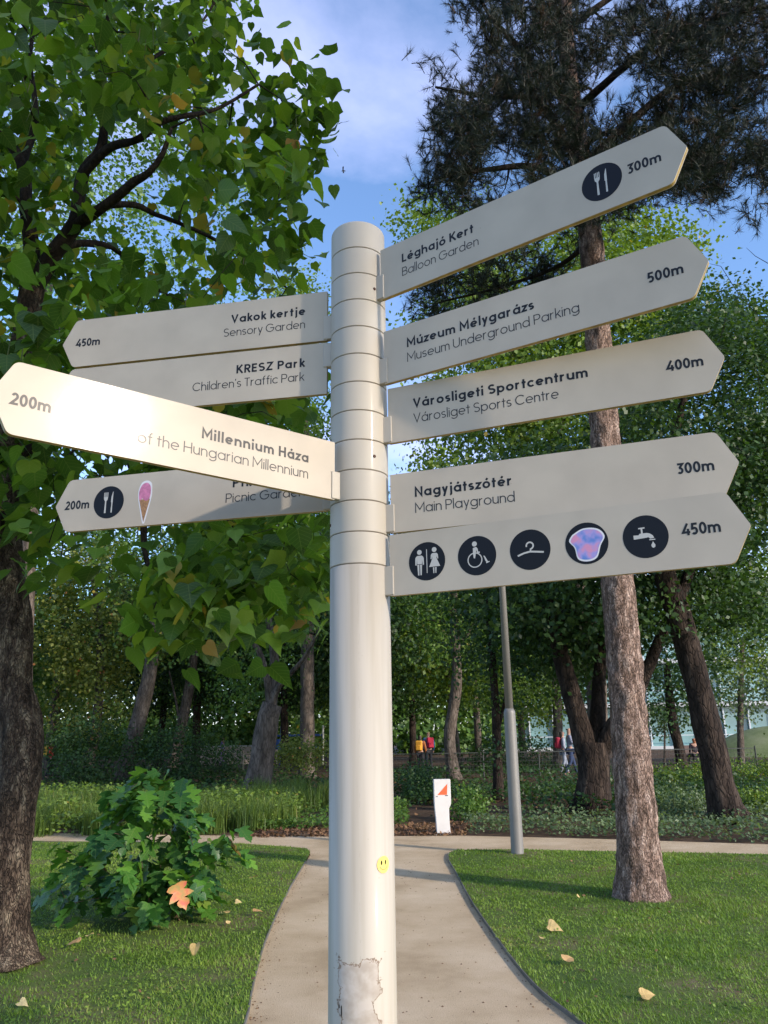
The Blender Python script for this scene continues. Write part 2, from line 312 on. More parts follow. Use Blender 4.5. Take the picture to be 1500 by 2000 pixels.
def inside(P, poly):
    x, y = P[:, 0], P[:, 1]; c = np.zeros(len(P), bool); j = len(poly)-1
    for i in range(len(poly)):
        xi, yi = poly[i]; xj, yj = poly[j]
        c ^= ((yi > y) != (yj > y)) & (x < (xj-xi)*(y-yi)/(yj-yi+1e-12)+xi); j = i
    return c
def vnoise(P, s, seed=0):
    """cheap smooth value noise in 2D"""
    r_ = np.random.default_rng(seed).random((64, 64)); q = P*s; i = np.floor(q).astype(int); f = q-i; f = f*f*(3-2*f)
    g = lambda a, b: r_[(i[:, 0]+a) % 64, (i[:, 1]+b) % 64]
    return (g(0, 0)*(1-f[:, 0])+g(1, 0)*f[:, 0])*(1-f[:, 1])+(g(0, 1)*(1-f[:, 0])+g(1, 1)*f[:, 0])*f[:, 1]
BARE = [(gp(270, 1800), .75, .30), (gp(40, 1900), .55, .35), (gp(1200, 1940), .50, .35), (gp(1252, 1760), .45, .3), (gp(330, 1830), .5, .25), (gp(1011, 1672), .3, .3)]
BAREP = [(np.array(c), r_, k) for c, r_, k in BARE]
def lawn_grass(poly, n_, seed):
    g = np.random.default_rng(seed)
    y = 3.6+9.6*g.random(n_)**1.25; x = (g.random(n_)*2-1)*(.58*y+1.2); P = np.stack([x, y], 1)
    # sink the density with distance; keep patches
    keep = inside(P, poly); den = .12+.95*vnoise(P, 1.7, seed)+.35*vnoise(P, 8, seed+1)
    for c, r_, k in BAREP:
        d = np.linalg.norm((P-c)/np.array([1.5, 1.0]), axis=1)+.3*(vnoise(P, 4, 5)-.5); den = np.where(d < r_, den*np.clip(k*1.1+.5*d/r_, 0, 1), den)
    keep &= g.random(n_) < den; P = P[keep]; m = len(P)
    tone = .50*vnoise(P, 1.1, 3)+.50*vnoise(P, 6, 4)
    h = (.012+.019*g.random(m))*(.7+.6*vnoise(P, 3, 8)); wd = .0024+.0026*g.random(m)
    far = np.clip((P[:, 1]-5)/7, 0, 1); wd = wd*(1+.9*far)
    az = g.random(m)*6.283; ln = (.3+1.1*g.random(m))*h
    dx_, dy_ = np.cos(az), np.sin(az); b = np.stack([P[:, 0], P[:, 1], np.full(m, .018)], 1)
    s = np.stack([-dy_, dx_, np.zeros(m)], 1)*wd[:, None]
    tip = b+np.stack([dx_*ln, dy_*ln, h], 1)
    V = np.stack([b-s, b+s, tip], 1).reshape(-1, 3); F = np.arange(3*m).reshape(-1, 3)
    rn = np.clip(tone*1.05+.26*g.random(m)-.15+(g.random(m) > .985)*.5, 0, 1)
    return npmesh('lawn_grass', V, F, np.repeat(rn, 3))
link('lawn_grass', lawn_grass(LAWN_L, 430000, 11), M['grass'], label='short green lawn grass on the left of the path', cat='grass', kind='stuff')
link('lawn_grass', lawn_grass(LAWN_R, 430000, 12), M['grass'], label='short green lawn grass on the right of the path', cat='grass', kind='stuff')
# clover-like weeds in the lawn
def clover(poly, n_, seed):
    g = np.random.default_rng(seed); y = 3.8+7*g.random(n_); x = (g.random(n_)*2-1)*(.58*y+1); P = np.stack([x, y], 1)
    k = inside(P, poly) & (g.random(n_) < vnoise(P, 1.8, 21)**2*1.6)
    for c, r_, q in BAREP: k &= np.linalg.norm(P-c, axis=1) > r_*.9
    P = P[k]; m = len(P)
    C = np.stack([P[:, 0], P[:, 1], .03+.025*g.random(m)], 1); D = np.stack([g.normal(size=m), g.normal(size=m), .25*g.normal(size=m)], 1)
    Nn = np.stack([.35*g.normal(size=m), .35*g.normal(size=m), np.ones(m)], 1)
    T = [(0, 0, 0), (.5, .4, .05), (.25, 1, 0), (-.25, 1, 0), (-.5, .4, .05)]
    return scatter(T, [(0, 1, 2), (0, 2, 3), (0, 3, 4)], C, D, Nn, .010+.013*g.random(m), rnd=.4+.5*g.random(m))
V1, F1, r1, _ = clover(LAWN_L, 45000, 31); V2, F2, r2, _ = clover(LAWN_R, 45000, 32)
link('lawn_clover', npmesh('lawn_clover', np.vstack([V1, V2]), np.vstack([F1, F2+len(V1)]), np.concatenate([r1, r2])), M['grass'], label='small round clover leaves scattered through the lawn', cat='clover', kind='stuff')
def _unused_patch(c, r_, sx=1.5, seed=0):
    g = random.Random(seed); pts = []
    for i in range(26):
        a = i/26*6.283; q = r_*(.75+.35*g.random()); pts.append((c[0]+math.cos(a)*q*sx, c[1]+math.sin(a)*q))
    sheet('bare_soil', pts, .026, M['baresoil'])
# pebbles and crumbs along the path edges
def crumbs():
    g = np.random.default_rng(5); pts = []
    for E in (fine(LE[:7]), fine(RE[:7])):
        E = np.array(E); i = g.integers(0, len(E), 420); pts.append(E[i]+g.normal(size=(420, 2))*[.05, .08]+[.02 if E is E else 0, 0])
    P = np.vstack(pts+[np.stack([g.random(500)*1.9-.9, 4+7*g.random(500)], 1)]); m = len(P)
    T = [(-.5, -.4, 0), (.5, -.5, 0), (.6, .4, 0), (-.4, .5, 0), (0, 0, .5)]; Fc = [(0, 1, 4), (1, 2, 4), (2, 3, 4), (3, 0, 4)]
    return scatter(T, Fc, np.stack([P[:, 0], P[:, 1], np.full(m, .001)], 1), np.stack([g.normal(size=m), g.normal(size=m), np.zeros(m)], 1), np.tile([0, 0, 1.], (m, 1)), .004+.010*g.random(m)**2)
V, F, r_, _ = crumbs()
gl = np.random.default_rng(66); nlit = 2600; Pl = np.stack([(gl.random(nlit)*2-1)*7, 3.8+8*gl.random(nlit)], 1); wq = vnoise(Pl, .9, 17)
for c_, rr_, k_ in BAREP: wq = np.maximum(wq, .95*(np.linalg.norm(Pl-c_, axis=1) < rr_*1.3))
Pl = Pl[(inside(Pl, LAWN_L) | inside(Pl, LAWN_R)) & (gl.random(nlit) < wq**2*1.2)]; ml = len(Pl)
Vl, Fl, rl, _ = scatter([(-.5, -.3, 0), (.6, -.4, .1), (.5, .5, .25), (-.4, .4, 0)], [(0, 1, 2, 3)], np.stack([Pl[:, 0], Pl[:, 1], np.full(ml, .036)], 1), gl.normal(size=(ml, 3))*[1, 1, .2], np.tile([0, 0, 1.], (ml, 1))+gl.normal(size=(ml, 3))*.3, .008+.022*gl.random(ml)**2)
link('lawn_litter', npmesh('lawn_litter', Vl, Fl, rl), M['litter'], label='small brown leaf fragments caught in the lawn grass', cat='litter', kind='stuff')
link('path_litter', npmesh('path_litter', V, F, r_), M['litter'], label='brown crumbs and bits of leaf strewn along the sandy path', cat='litter', kind='stuff')

# =================================================================== lettering: a monoline geometric alphabet
def arc(cx, cy, rx, ry, a0, a1, n=None):
    n = n or max(4, int(abs(a1-a0)/14)); return [(cx+rx*math.cos(R(a0+(a1-a0)*i/n)), cy+ry*math.sin(R(a0+(a1-a0)*i/n))) for i in range(n+1)]
def glyph(ch, w_):
    h = w_/2; X = .70; sb = .075; S = []
    acc = None
    if ch in 'áéóú': acc = 'a'; ch = {'á': 'a', 'é': 'e', 'ó': 'o', 'ú': 'u'}[ch]
    rr = X/2-h; cx = rr+h; cy = X/2; wd = 2*(rr+h)
    if ch == 'o': S = [arc(cx, cy, rr, rr, 0, 360, 26)]
    elif ch == 'c': S = [arc(cx, cy, rr, rr, 42, 318, 22)]; wd -= .08
    elif ch == 'e': S = [[(cx-rr+h*.4, cy), (cx+rr, cy)], arc(cx, cy, rr, rr, 0, 312, 24)]
    elif ch == 'a': S = [arc(cx, cy, rr, rr, 0, 360, 26), [(cx+rr, 0), (cx+rr, X)]]
    elif ch == 'd': S = [arc(cx, cy, rr, rr, 0, 360, 26), [(cx+rr, 0), (cx+rr, 1.04)]]
    elif ch == 'p': S = [arc(cx, cy, rr, rr, 0, 360, 26), [(h, -.28), (h, X)]]
    elif ch == 'g': S = [arc(cx, cy, rr, rr, 0, 360, 26), [(cx+rr, X), (cx+rr, 0)]+arc(cx, 0, rr, .29-h, 0, -152, 12)]
    elif ch in 'nh':
        q = .235; S = [[(h, 0), (h, X if ch == 'n' else 1.04)], arc(h+q, X-h-q, q, q, 180, 0, 12)+[(h+2*q, 0)]]; wd = 2*q+2*h
    elif ch == 'm':
        q = .20; S = [[(h, 0), (h, X)], arc(h+q, X-h-q, q, q, 180, 0, 12)+[(h+2*q, 0)], arc(h+3*q, X-h-q, q, q, 180, 0, 12)+[(h+4*q, 0)]]; wd = 4*q+2*h
    elif ch == 'u':
        q = .235; S = [[(h, X)]+arc(h+q, h+q, q, q, 180, 360, 12)+[(h+2*q, X)], [(h+2*q, X), (h+2*q, 0)]]; wd = 2*q+2*h
    elif ch == 'r': q = .25; S = [[(h, 0), (h, X)], arc(h+q, X-h-q, q, q, 180, 84, 7)]; wd = h*2+.27
    elif ch == 'l': S = [[(h, 0), (h, 1.04)]]; wd = w_
    elif ch == 'i': S = [[(h, 0), (h, X)], [(h, .83), (h, .83+w_*1.12)]]; wd = w_
    elif ch == 'j': S = [[(.16, X), (.16, -.08)]+arc(.16-.15, -.08, .15, .2-h, 0, -80, 6), [(.16, .83), (.16, .83+w_*1.12)]]; wd = .16+h
    elif ch == 't': S = [[(.17, .93), (.17, 0)], [(0, X-h), (.36, X-h)]]; wd = .36
    elif ch == 'f': S = [[(.16, 0), (.16, .82)]+arc(.16+.2, .82, .2, .22-h, 180, 95, 6), [(0, X-h), (.34, X-h)]]; wd = .36
    elif ch == 'k': S = [[(h, 0), (h, 1.04)], [(h, .26), (.47, X)], [(.22, .40), (.50, 0)]]; wd = .5
    elif ch == 's':
        q = (X-2*h)/4; rx = .215-h*.6; c = rx+h; S = [arc(c, X-h-q, rx, q, 35, 270, 16)[:-1]+arc(c, h+q, rx, q, 90, -145, 16)]; wd = 2*c
    elif ch == 'y': S = [[(h*.8, X), (.29, .04)], [(.54-h*.8, X), (.17, -.28)]]; wd = .54
    elif ch == 'z': S = [[(0, X-h), (.43, X-h), (.05, h), (.47, h)]]; wd = .47
    elif ch == "'": S = [[(h+.03, 1.0), (h, .78)]]; wd = w_+.03
    elif ch == 'L': S = [[(h, 1), (h, h), (.52, h)]]; wd = .52
    elif ch == 'K': S = [[(h, 0), (h, 1)], [(h, .36), (.60, 1)], [(.25, .56), (.66, 0)]]; wd = .66
    elif ch == 'B': S = [[(h, h), (h, 1-h)]+[(.36, 1-h)]+arc(.36, .76-h*.5, .2, .24-h*.5, 90, -90, 10)+[(h, .53)], [(h, h), (.38, h)]+arc(.38, .265+h*.25, .24, .265-h*.75, -90, 90, 10)+[(h, .53)], [(h, 0), (h, 1)]]; wd = .64
    elif ch == 'G': S = [arc(.5, .5, .5-h, .5-h, 42, 360, 28)+[(.52, .5)]]; wd = 1.0
    elif ch == 'C': S = [arc(.5, .5, .5-h, .5-h, 42, 318, 28)]; wd = .9
    elif ch == 'M': S = [[(h, 0), (h, 1-h*.6), (.46, .30), (.92-h, 1-h*.6), (.92-h, 0)]]; wd = .92
    elif ch == 'N': S = [[(h, 0), (h, 1-h*.8), (.74-h, h*.8), (.74-h, 1)]]; wd = .74
    elif ch == 'V': S = [[(h*.8, 1), (.38, h), (.76-h*.8, 1)]]; wd = .76
    elif ch == 'P': S = [[(h, 0), (h, 1-h), (.36, 1-h)]+arc(.36, .72-h*.3, .25-h*.4, .28-h*.7, 90, -90, 12)+[(h, .44+h*.4)]]; wd = .62
    elif ch == 'R': S = [[(h, 0), (h, 1-h), (.36, 1-h)]+arc(.36, .72-h*.3, .24-h*.4, .28-h*.7, 90, -90, 12)+[(h, .44+h*.4)], [(.33, .44), (.6, 0)]]; wd = .62
    elif ch == 'U': S = [[(h, 1)]+arc(.36, .36, .36-h, .36-h, 180, 360, 14)+[(.72-h, 1)]]; wd = .72
    elif ch == 'S':
        q = (1-2*h)/4; rx = .29-h*.5; c = rx+h; S = [arc(c, 1-h-q, rx, q, 32, 270, 18)[:-1]+arc(c, h+q, rx, q, 90, -148, 18)]; wd = 2*c
    elif ch == 'E': S = [[(.54, 1-h), (h, 1-h), (h, h), (.54, h)], [(h, .5), (.50, .5)]]; wd = .54
    elif ch == 'Z': S = [[(.02, 1-h), (.58, 1-h), (.05, h), (.62, h)]]; wd = .62
    elif ch == 'T': S = [[(.3, 0), (.3, 1)], [(0, 1-h), (.6, 1-h)]]; wd = .6
    elif ch == 'H': S = [[(h, 0), (h, 1)], [(.72-h, 0), (.72-h, 1)], [(h, .5), (.72-h, .5)]]; wd = .72
    elif ch == '0': S = [arc(.30, .5, .30-h, .5-h, 0, 360, 28)]; wd = .60
    elif ch == '2': S = [arc(.28, .72-h*.4, .27-h, .28-h*.6, 165, -30, 14)+[(.04, h), (.54, h)]]; wd = .54
    elif ch == '3': S = [[(.05, 1-h), (.48, 1-h), (.25, .60)]+arc(.25, .315, .27-h, .315-h, 85, -145, 16)]; wd = .53
    elif ch == '4': S = [[(.42, 1), (.03, .26), (.60, .26)], [(.44, .55), (.44, 0)]]; wd = .60
    elif ch == '5': S = [[(.50, 1-h), (.14, 1-h), (.10, .52)]+arc(.26, .33, .28-h, .33-h, 125, -140, 18)]; wd = .54
    elif ch == ' ': return .27, []
    if acc:
        c = cx-.02 if ch in 'aeo' else wd/2; S = S+[[(c+.02, .80), (c+.14, .99)]]
    return wd+sb*(1.1 if w_ > .1 else 1.35), S
def ribbon(P, w_, eps):
    P = [np.array(p, float) for p in P]; P = [p for i, p in enumerate(P) if i == 0 or np.linalg.norm(p-P[i-1]) > 1e-5]; h = w_/2; closed = np.linalg.norm(P[0]-P[-1]) < 1e-6
    if closed: P = P[:-1]
    n = len(P); Lf = []; Rg = []
    for i in range(n):
        a = P[(i-1) % n] if (closed or i) else None; b = P[(i+1) % n] if (closed or i < n-1) else None
        d1 = (P[i]-a) if a is not None else None; d2 = (b-P[i]) if b is not None else None
        if d1 is None: d1 = d2
        if d2 is None: d2 = d1
        d1 = d1/np.linalg.norm(d1); d2 = d2/np.linalg.norm(d2); n1 = np.array([-d1[1], d1[0]]); n2 = np.array([-d2[1], d2[0]])
        mt = n1+n2; mt = mt/max(np.linalg.norm(mt), 1e-6); k = h/max(mt@n1, .42); Lf.append(P[i]+mt*k); Rg.append(P[i]-mt*k)
    V = [(*p, eps) for p in Lf]+[(*p, eps) for p in Rg]; F = []
    for i in range(n if closed else n-1): j = (i+1) % n; F.append((i, n+i, n+j, j))
    return V, F
def text_mb(txt, cap, bold, width=None, align='l'):
    """flat letters in x (along), y (up), lying at z ~ 0; returns MB; align r puts the end at x=0"""
    w_ = .190 if bold else .094; g = [glyph(c, w_) for c in txt]; tot = sum(a for a, _ in g); k = len(txt)-1
    tr = 0; sc = 1
    if width:
        sc = width/cap/tot; sc_ = min(max(sc, .93), 1.07); tr = (width/cap-tot*sc_)/max(k, 1); sc = sc_
    mb = MB(); x = 0; e = 0
    for a, S in g:
        for st in S:
            V, F = ribbon(st, w_, 0); e += 1
            mb.add([((x+v[0]*sc)*cap, v[1]*cap, (e % 4)*6e-5) for v in V], F)
        x += a*sc+tr
    if align == 'r':
        sh = (x-tr-.08)*cap; mb.V = [(v[0]-sh, v[1], v[2]) for v in mb.V]
    return mb
def disc_mb(r_, n=40, z=0): m = MB(); m.add([(r_*math.cos(6.28318*i/n), r_*math.sin(6.28318*i/n), z) for i in range(n)], [tuple(range(n))]); return m
def poly_mb(m, pts, z=0): return m.add([(x, y, z) for x, y in pts], [tuple(range(len(pts)))])
def line_mb(m, pts, w_, z=0):
    V, F = ribbon(pts, w_, z); return m.add(V, F)
# pictograms, drawn in a disc of radius 1
def sym_fork(m):
    x = -.20
    for k in (-.115, -.038, .038, .115): line_mb(m, [(x+k, .62), (x+k, .30)], .042, 0)
    poly_mb(m, [(x-.136, .33), (x+.136, .33), (x+.12, .18), (x+.05, .08), (x-.05, .08), (x-.12, .18)], .00005)
    poly_mb(m, [(x-.04, .12), (x+.04, .12), (x+.055, -.66), (x-.055, -.66)], .0001)
    poly_mb(m, [(.27, .66), (.24, .62), (.165, .34), (.15, .0), (.19, -.04), (.27, -.04)], 0); poly_mb(m, [(.19, .02), (.26, .02), (.265, -.66), (.175, -.66)], .00005)
def circ(m, cx, cy, r_, z=0, n=18): poly_mb(m, [(cx+r_*math.cos(6.28318*i/n), cy+r_*math.sin(6.28318*i/n)) for i in range(n)], z)
def sym_toilet(m):
    x = -.40; circ(m, x, .50, .13)
    poly_mb(m, [(x-.13, .32), (x+.13, .32), (x+.2, .26), (x+.235, .18), (x+.24, -.16), (x+.17, -.18), (x+.14, .12), (x+.13, -.12), (x-.13, -.12), (x-.14, .12), (x-.17, -.18), (x-.24, -.16), (x-.235, .18), (x-.2, .26)], 0)
    poly_mb(m, [(x-.13, -.15), (x-.02, -.15), (x-.03, -.70), (x-.10, -.70)], 0); poly_mb(m, [(x+.02, -.15), (x+.13, -.15), (x+.10, -.70), (x+.03, -.70)], 0)
    line_mb(m, [(0, .62), (0, -.62)], .04)
    x = .42; circ(m, x, .56, .13)
    poly_mb(m, [(x-.12, .38), (x+.12, .38), (x+.19, .30), (x+.21, .08), (x+.16, .07), (x+.13, .22), (x+.11, .12), (x+.30, -.32), (x-.30, -.32), (x-.11, .12), (x-.13, .22), (x-.16, .07), (x-.21, .08), (x-.19, .30)], 0)
    poly_mb(m, [(x-.10, -.36), (x-.02, -.36), (x-.03, -.66), (x-.08, -.66)], 0); poly_mb(m, [(x+.02, -.36), (x+.10, -.36), (x+.08, -.66), (x+.03, -.66)], 0)
def sym_wheel(m):
    circ(m, -.10, .60, .13)
    poly_mb(m, [(-.19, .40), (-.02, .44), (.06, .34), (.07, .20), (.02, .12), (-.02, .30), (-.04, .14), (-.10, -.14), (-.17, -.12), (-.20, .12)], 0)
    line_mb(m, arc(-.11, -.22, .36, .36, 0, 360, 36), .055, .00005)
    line_mb(m, [(.02, .16), (.16, .15)], .07, .0001)
    poly_mb(m, [(.33, -.04), (.40, -.06), (.56, -.36), (.50, -.40), (.44, -.34)], 0); line_mb(m, [(.46, -.42), (.64, -.36)], .05, .00008)
def sym_hanger(m):
    line_mb(m, [(-.62, -.26)]+[(-.3, -.15), (0, -.10), (.3, -.14), (.66, -.19)], .085, 0)
    line_mb(m, [(.02, -.10), (.03, .02)]+arc(.0, .19, .17, .17, -58, 195, 16), .075, .00008)
def sym_tap(m):
    poly_mb(m, [(-.52, .10), (-.30, .09), (-.24, .16), (.08, .16), (.20, .12), (.32, .02), (.37, -.10), (.20, -.12), (.12, -.04), (.02, -.06), (-.30, -.08), (-.52, -.09)], 0)
    line_mb(m, [(-.14, .14), (-.14, .40)], .075, .00006); line_mb(m, [(-.28, .40), (.0, .41)], .06, .0001)
    line_mb(m, [(.15, -.17), (.41, -.17)], .045, .00006)
    poly_mb(m, [(.30, -.25), (.335, -.33), (.39, -.42), (.37, -.52), (.30, -.56), (.23, -.52), (.21, -.42), (.265, -.33)], 0)

# =================================================================== the fingerpost
XP, DP, PR = -.0627, 1.9, .0752
HS = .1525
post = empty('fingerpost', (XP, DP, 0), label='cream round fingerpost carrying nine arrow-shaped direction signs in the middle of the path', cat='signpost')
def polemat():
    m, n, l, b = newmat('cream_pole_paint'); b.inputs['Roughness'].default_value = .6; b.inputs['Coat Weight'].default_value = .06; b.inputs['Coat Roughness'].default_value = .15
    t = n.new('ShaderNodeTexCoord'); s = n.new('ShaderNodeSeparateXYZ'); l.new(t.outputs['Object'], s.inputs[0])
    no = n.new('ShaderNodeTexNoise'); no.inputs['Scale'].default_value = 22; no.inputs['Detail'].default_value = 7; no.inputs['Roughness'].default_value = .65; l.new(t.outputs['Object'], no.inputs[0])
    # flaked zone near the ground on the near side: 1 inside
    def mth(op, a, b_=None, c_=None):
        q = n.new('ShaderNodeMath'); q.operation = op
        for i, x in enumerate((a, b_, c_)):
            if x is None: continue
            if isinstance(x, (int, float)): q.inputs[i].default_value = x
            else: l.new(x, q.inputs[i])
        return q.outputs[0]
    xx = mth('ABSOLUTE', mth('ADD', s.outputs[0], .004))
    e = mth('SUBTRACT', .044, xx)                    # >0 inside sideways
    f = mth('SUBTRACT', 1.138, s.outputs[2])         # >0 below its upper edge
    g = mth('MINIMUM', e, f); nz = mth('MULTIPLY', mth('SUBTRACT', no.outputs[0], .5), .10); g2 = mth('ADD', g, nz)
    yy = mth('LESS_THAN', s.outputs[1], 0)
    ins = mth('MULTIPLY', mth('GREATER_THAN', g2, 0), yy)
    rim = mth('MULTIPLY', mth('MULTIPLY', mth('GREATER_THAN', g2, 0), mth('LESS_THAN', g2, .0035)), yy)
    n2 = n.new('ShaderNodeTexNoise'); n2.inputs['Scale'].default_value = 45; n2.inputs['Detail'].default_value = 5; l.new(t.outputs['Object'], n2.inputs[0])
    c1 = n.new('ShaderNodeValToRGB'); c1.color_ramp.elements[0].position = .35; c1.color_ramp.elements[0].color = (.36, .31, .25, 1); c1.color_ramp.elements[1].position = .62; c1.color_ramp.elements[1].color = (.45, .40, .34, 1); l.new(n2.outputs[0], c1.inputs[0])
    # faint vertical weld line and specks
    wob = mth('MULTIPLY', mth('SUBTRACT', no.outputs[0], .5), .02)
    ln = mth('LESS_THAN', mth('ABSOLUTE', mth('ADD', mth('ADD', s.outputs[0], .001), wob)), .0006)
    ln = mth('MULTIPLY', mth('MULTIPLY', ln, mth('GREATER_THAN', n2.outputs[0], .52)), mth('MULTIPLY', yy, mth('LESS_THAN', s.outputs[2], 2.0)))
    vo = n.new('ShaderNodeTexVoronoi'); vo.inputs['Scale'].default_value = 26; l.new(t.outputs['Object'], vo.inputs['Vector'])
    sp = mth('LESS_THAN', vo.outputs['Distance'], .045)
    base = n.new('ShaderNodeMix'); base.data_type = 'RGBA'; mpz = n.new('ShaderNodeMapping'); mpz.inputs['Scale'].default_value = (38, 38, 1.6); l.new(t.outputs['Object'], mpz.inputs[0]); stn = n.new('ShaderNodeTexNoise'); stn.inputs['Scale'].default_value = 1; stn.inputs['Detail'].default_value = 5; l.new(mpz.outputs[0], stn.inputs[0]); stc = n.new('ShaderNodeValToRGB'); stc.color_ramp.elements[0].position = .28; stc.color_ramp.elements[0].color = (.37, .325, .25, 1); stc.color_ramp.elements[1].position = .55; stc.color_ramp.elements[1].color = (.45, .405, .33, 1); l.new(stn.outputs[0], stc.inputs[0]); l.new(stc.outputs[0], base.inputs[6]); base.inputs[7].default_value = (.36, .32, .25, 1)
    l.new(mth('MULTIPLY', mth('MAXIMUM', ln, sp), .6), base.inputs[0])
    a = n.new('ShaderNodeMix'); a.data_type = 'RGBA'; l.new(ins, a.inputs[0]); l.new(base.outputs[2], a.inputs[6]); l.new(c1.outputs[0], a.inputs[7])
    b2 = n.new('ShaderNodeMix'); b2.data_type = 'RGBA'; l.new(rim, b2.inputs[0]); l.new(a.outputs[2], b2.inputs[6]); b2.inputs[7].default_value = (.22, .16, .11, 1)
    l.new(b2.outputs[2], b.inputs['Base Color'])
    rg = mth('MULTIPLY_ADD', ins, .3, .58); l.new(rg, b.inputs['Roughness'])
    hh = mth('SUBTRACT', 1, ins); bu = n.new('ShaderNodeBump'); bu.inputs['Strength'].default_value = .6; bu.inputs['Distance'].default_value = .001; l.new(hh, bu.inputs['Height']); l.new(bu.outputs[0], b.inputs['Normal'])
    return m
M['pole'] = polemat()
rings_z = [1.281, 1.2007, 1.1204, 1.0401, .9598, .8795, .7992, .7189, .6386, .5583, .478, .3977]
rings_z = [z+CAMZ for z in rings_z]
mb = MB(); mb.lathe([(PR-.0006, -.3), (PR-.0006, rings_z[-1]-.0012), (PR-.003, rings_z[-1]-.0012)], 72); mb.build('pole', M['pole'], post, smooth=False)
for pol in post.children[0].data.polygons: pol.use_smooth = abs(pol.normal.z) < .5
mb = MB(); mb.lathe([(PR-.0028, rings_z[-1]-.02), (PR-.0028, rings_z[0]+.02)], 48); mb.build('core_tube', M['gap'], post, smooth=False)
def ring(z0, z1, top=False):
    mb = MB(); c = .0011
    prof = [(PR-.002, z0), (PR-c, z0+.0003), (PR, z0+c+.0003)]
    if top:
        for a in range(0, 91, 15): prof.append((PR-.012+.012*math.cos(R(a)), z1-.012+.012*math.sin(R(a))))
        prof.append((.001, z1+.002))
    else: prof += [(PR, z1-c-.0003), (PR-c, z1-.0003), (PR-.002, z1)]
    mb.lathe(prof, 72)
    return mb
for i in range(len(rings_z)-1):
    if i == 0:
        o = ring(rings_z[1]+.0009, rings_z[0]-.0009).build('collar', M['paint'], post, smooth=True, sharp=25); cme = o.data; z00 = rings_z[1]
    else:
        o = link('collar', cme, None, post); o.location = (0, 0, rings_z[i+1]-z00)
ring(rings_z[0]+.0009, 1.369+CAMZ, True).build('post_cap', M['paint'], post, smooth=True, sharp=25)
def screw(x, z, r_=.0042):
    y = -math.sqrt(max(PR**2-x*x, 0)); a = math.atan2(y, x); mb = MB(); mb.lathe([(r_, 0), (r_, .0012), (r_*.7, .002), (r_*.35, .0012)], 10)
    o = mb.build('screw', M['screw'], post, smooth=False); o.location = (PR*math.cos(a), PR*math.sin(a), z+CAMZ); o.rotation_euler = (0, R(90), a)
for x, z in ((.0458, 1.1593), (.0404, .676), (-.0725, .737), (-.0725, .508)): screw(x, z)
L0, TIP = .856, .0387
def panel_mesh(L, th=.0125):
    """arrow-ended board: local x outwards from the post, z up, y thickness; rounded corners"""
    pts = [(.087, 0), (L, 0), (L+TIP, HS/2), (L, HS), (.087, HS)]
    rad = [.002, .012, .004, .012, .002]; O = []
    for i, p in enumerate(pts):
        a = Vector(pts[i-1])-Vector(p); b = Vector(pts[(i+1) % 5])-Vector(p); a.normalize(); b.normalize(); r_ = rad[i]; p = Vector(p)
        for k in range(6):
            t = k/5; O.append(tuple((p+a*r_)*(1-t)**2+p*2*t*(1-t)+(p+b*r_)*t*t))
    n = len(O); V = []; F = []; MI = []
    for (s, y) in ((1, -th/2), (1, -th/2+.0022), (1, th/2-.0022), (1, th/2)): V += [(x, y, z) for x, z in O]
    for j, mi in ((0, 0), (1, 1), (2, 0)):
        for i in range(n): F.append((j*n+i, j*n+(i+1) % n, (j+1)*n+(i+1) % n, (j+1)*n+i)); MI.append(mi)
    F.append(tuple(range(n-1, -1, -1))); MI.append(0); F.append(tuple(3*n+i for i in range(n))); MI.append(0)
    return V, F, MI
def boardmat():
    m, n, l, b = newmat('sign_board_laminate'); b.inputs['Roughness'].default_value = .45; b.inputs['Specular IOR Level'].default_value = .16; b.inputs['Coat Weight'].default_value = .16; b.inputs['Coat Roughness'].default_value = .10
    t = n.new('ShaderNodeTexCoord'); no = n.new('ShaderNodeTexNoise'); no.inputs['Scale'].default_value = 7; no.inputs['Detail'].default_value = 7; l.new(t.outputs['Object'], no.inputs[0])
    r_ = n.new('ShaderNodeValToRGB'); r_.color_ramp.elements[0].position = .3; r_.color_ramp.elements[0].color = (.43, .375, .298, 1); r_.color_ramp.elements[1].position = .65; r_.color_ramp.elements[1].color = (.495, .435, .345, 1); l.new(no.outputs[0], r_.inputs[0])
    vo = n.new('ShaderNodeTexVoronoi'); vo.inputs['Scale'].default_value = 16; l.new(t.outputs['Object'], vo.inputs['Vector']); lt = n.new('ShaderNodeMath'); lt.operation = 'LESS_THAN'; lt.inputs[1].default_value = .022; l.new(vo.outputs['Distance'], lt.inputs[0])
    q = n.new('ShaderNodeMath'); q.operation = 'MULTIPLY'; q.inputs[1].default_value = .5; l.new(lt.outputs[0], q.inputs[0])
    mm = n.new('ShaderNodeMix'); mm.data_type = 'RGBA'; l.new(q.outputs[0], mm.inputs[0]); l.new(r_.outputs[0], mm.inputs[6]); mm.inputs[7].default_value = (.2, .17, .13, 1); l.new(mm.outputs[2], b.inputs['Base Color'])
    n3 = n.new('ShaderNodeTexNoise'); n3.inputs['Scale'].default_value = 260; n3.inputs['Detail'].default_value = 3; l.new(t.outputs['Object'], n3.inputs[0])
    bu = n.new('ShaderNodeBump'); bu.inputs['Strength'].default_value = .03; bu.inputs['Distance'].default_value = .001; l.new(n3.outputs[0], bu.inputs['Height']); l.new(bu.outputs[0], b.inputs['Normal']); l.new(bu.outputs[0], b.inputs['Coat Normal'])
    return m
M['board'] = boardmat()
CAP = .0258
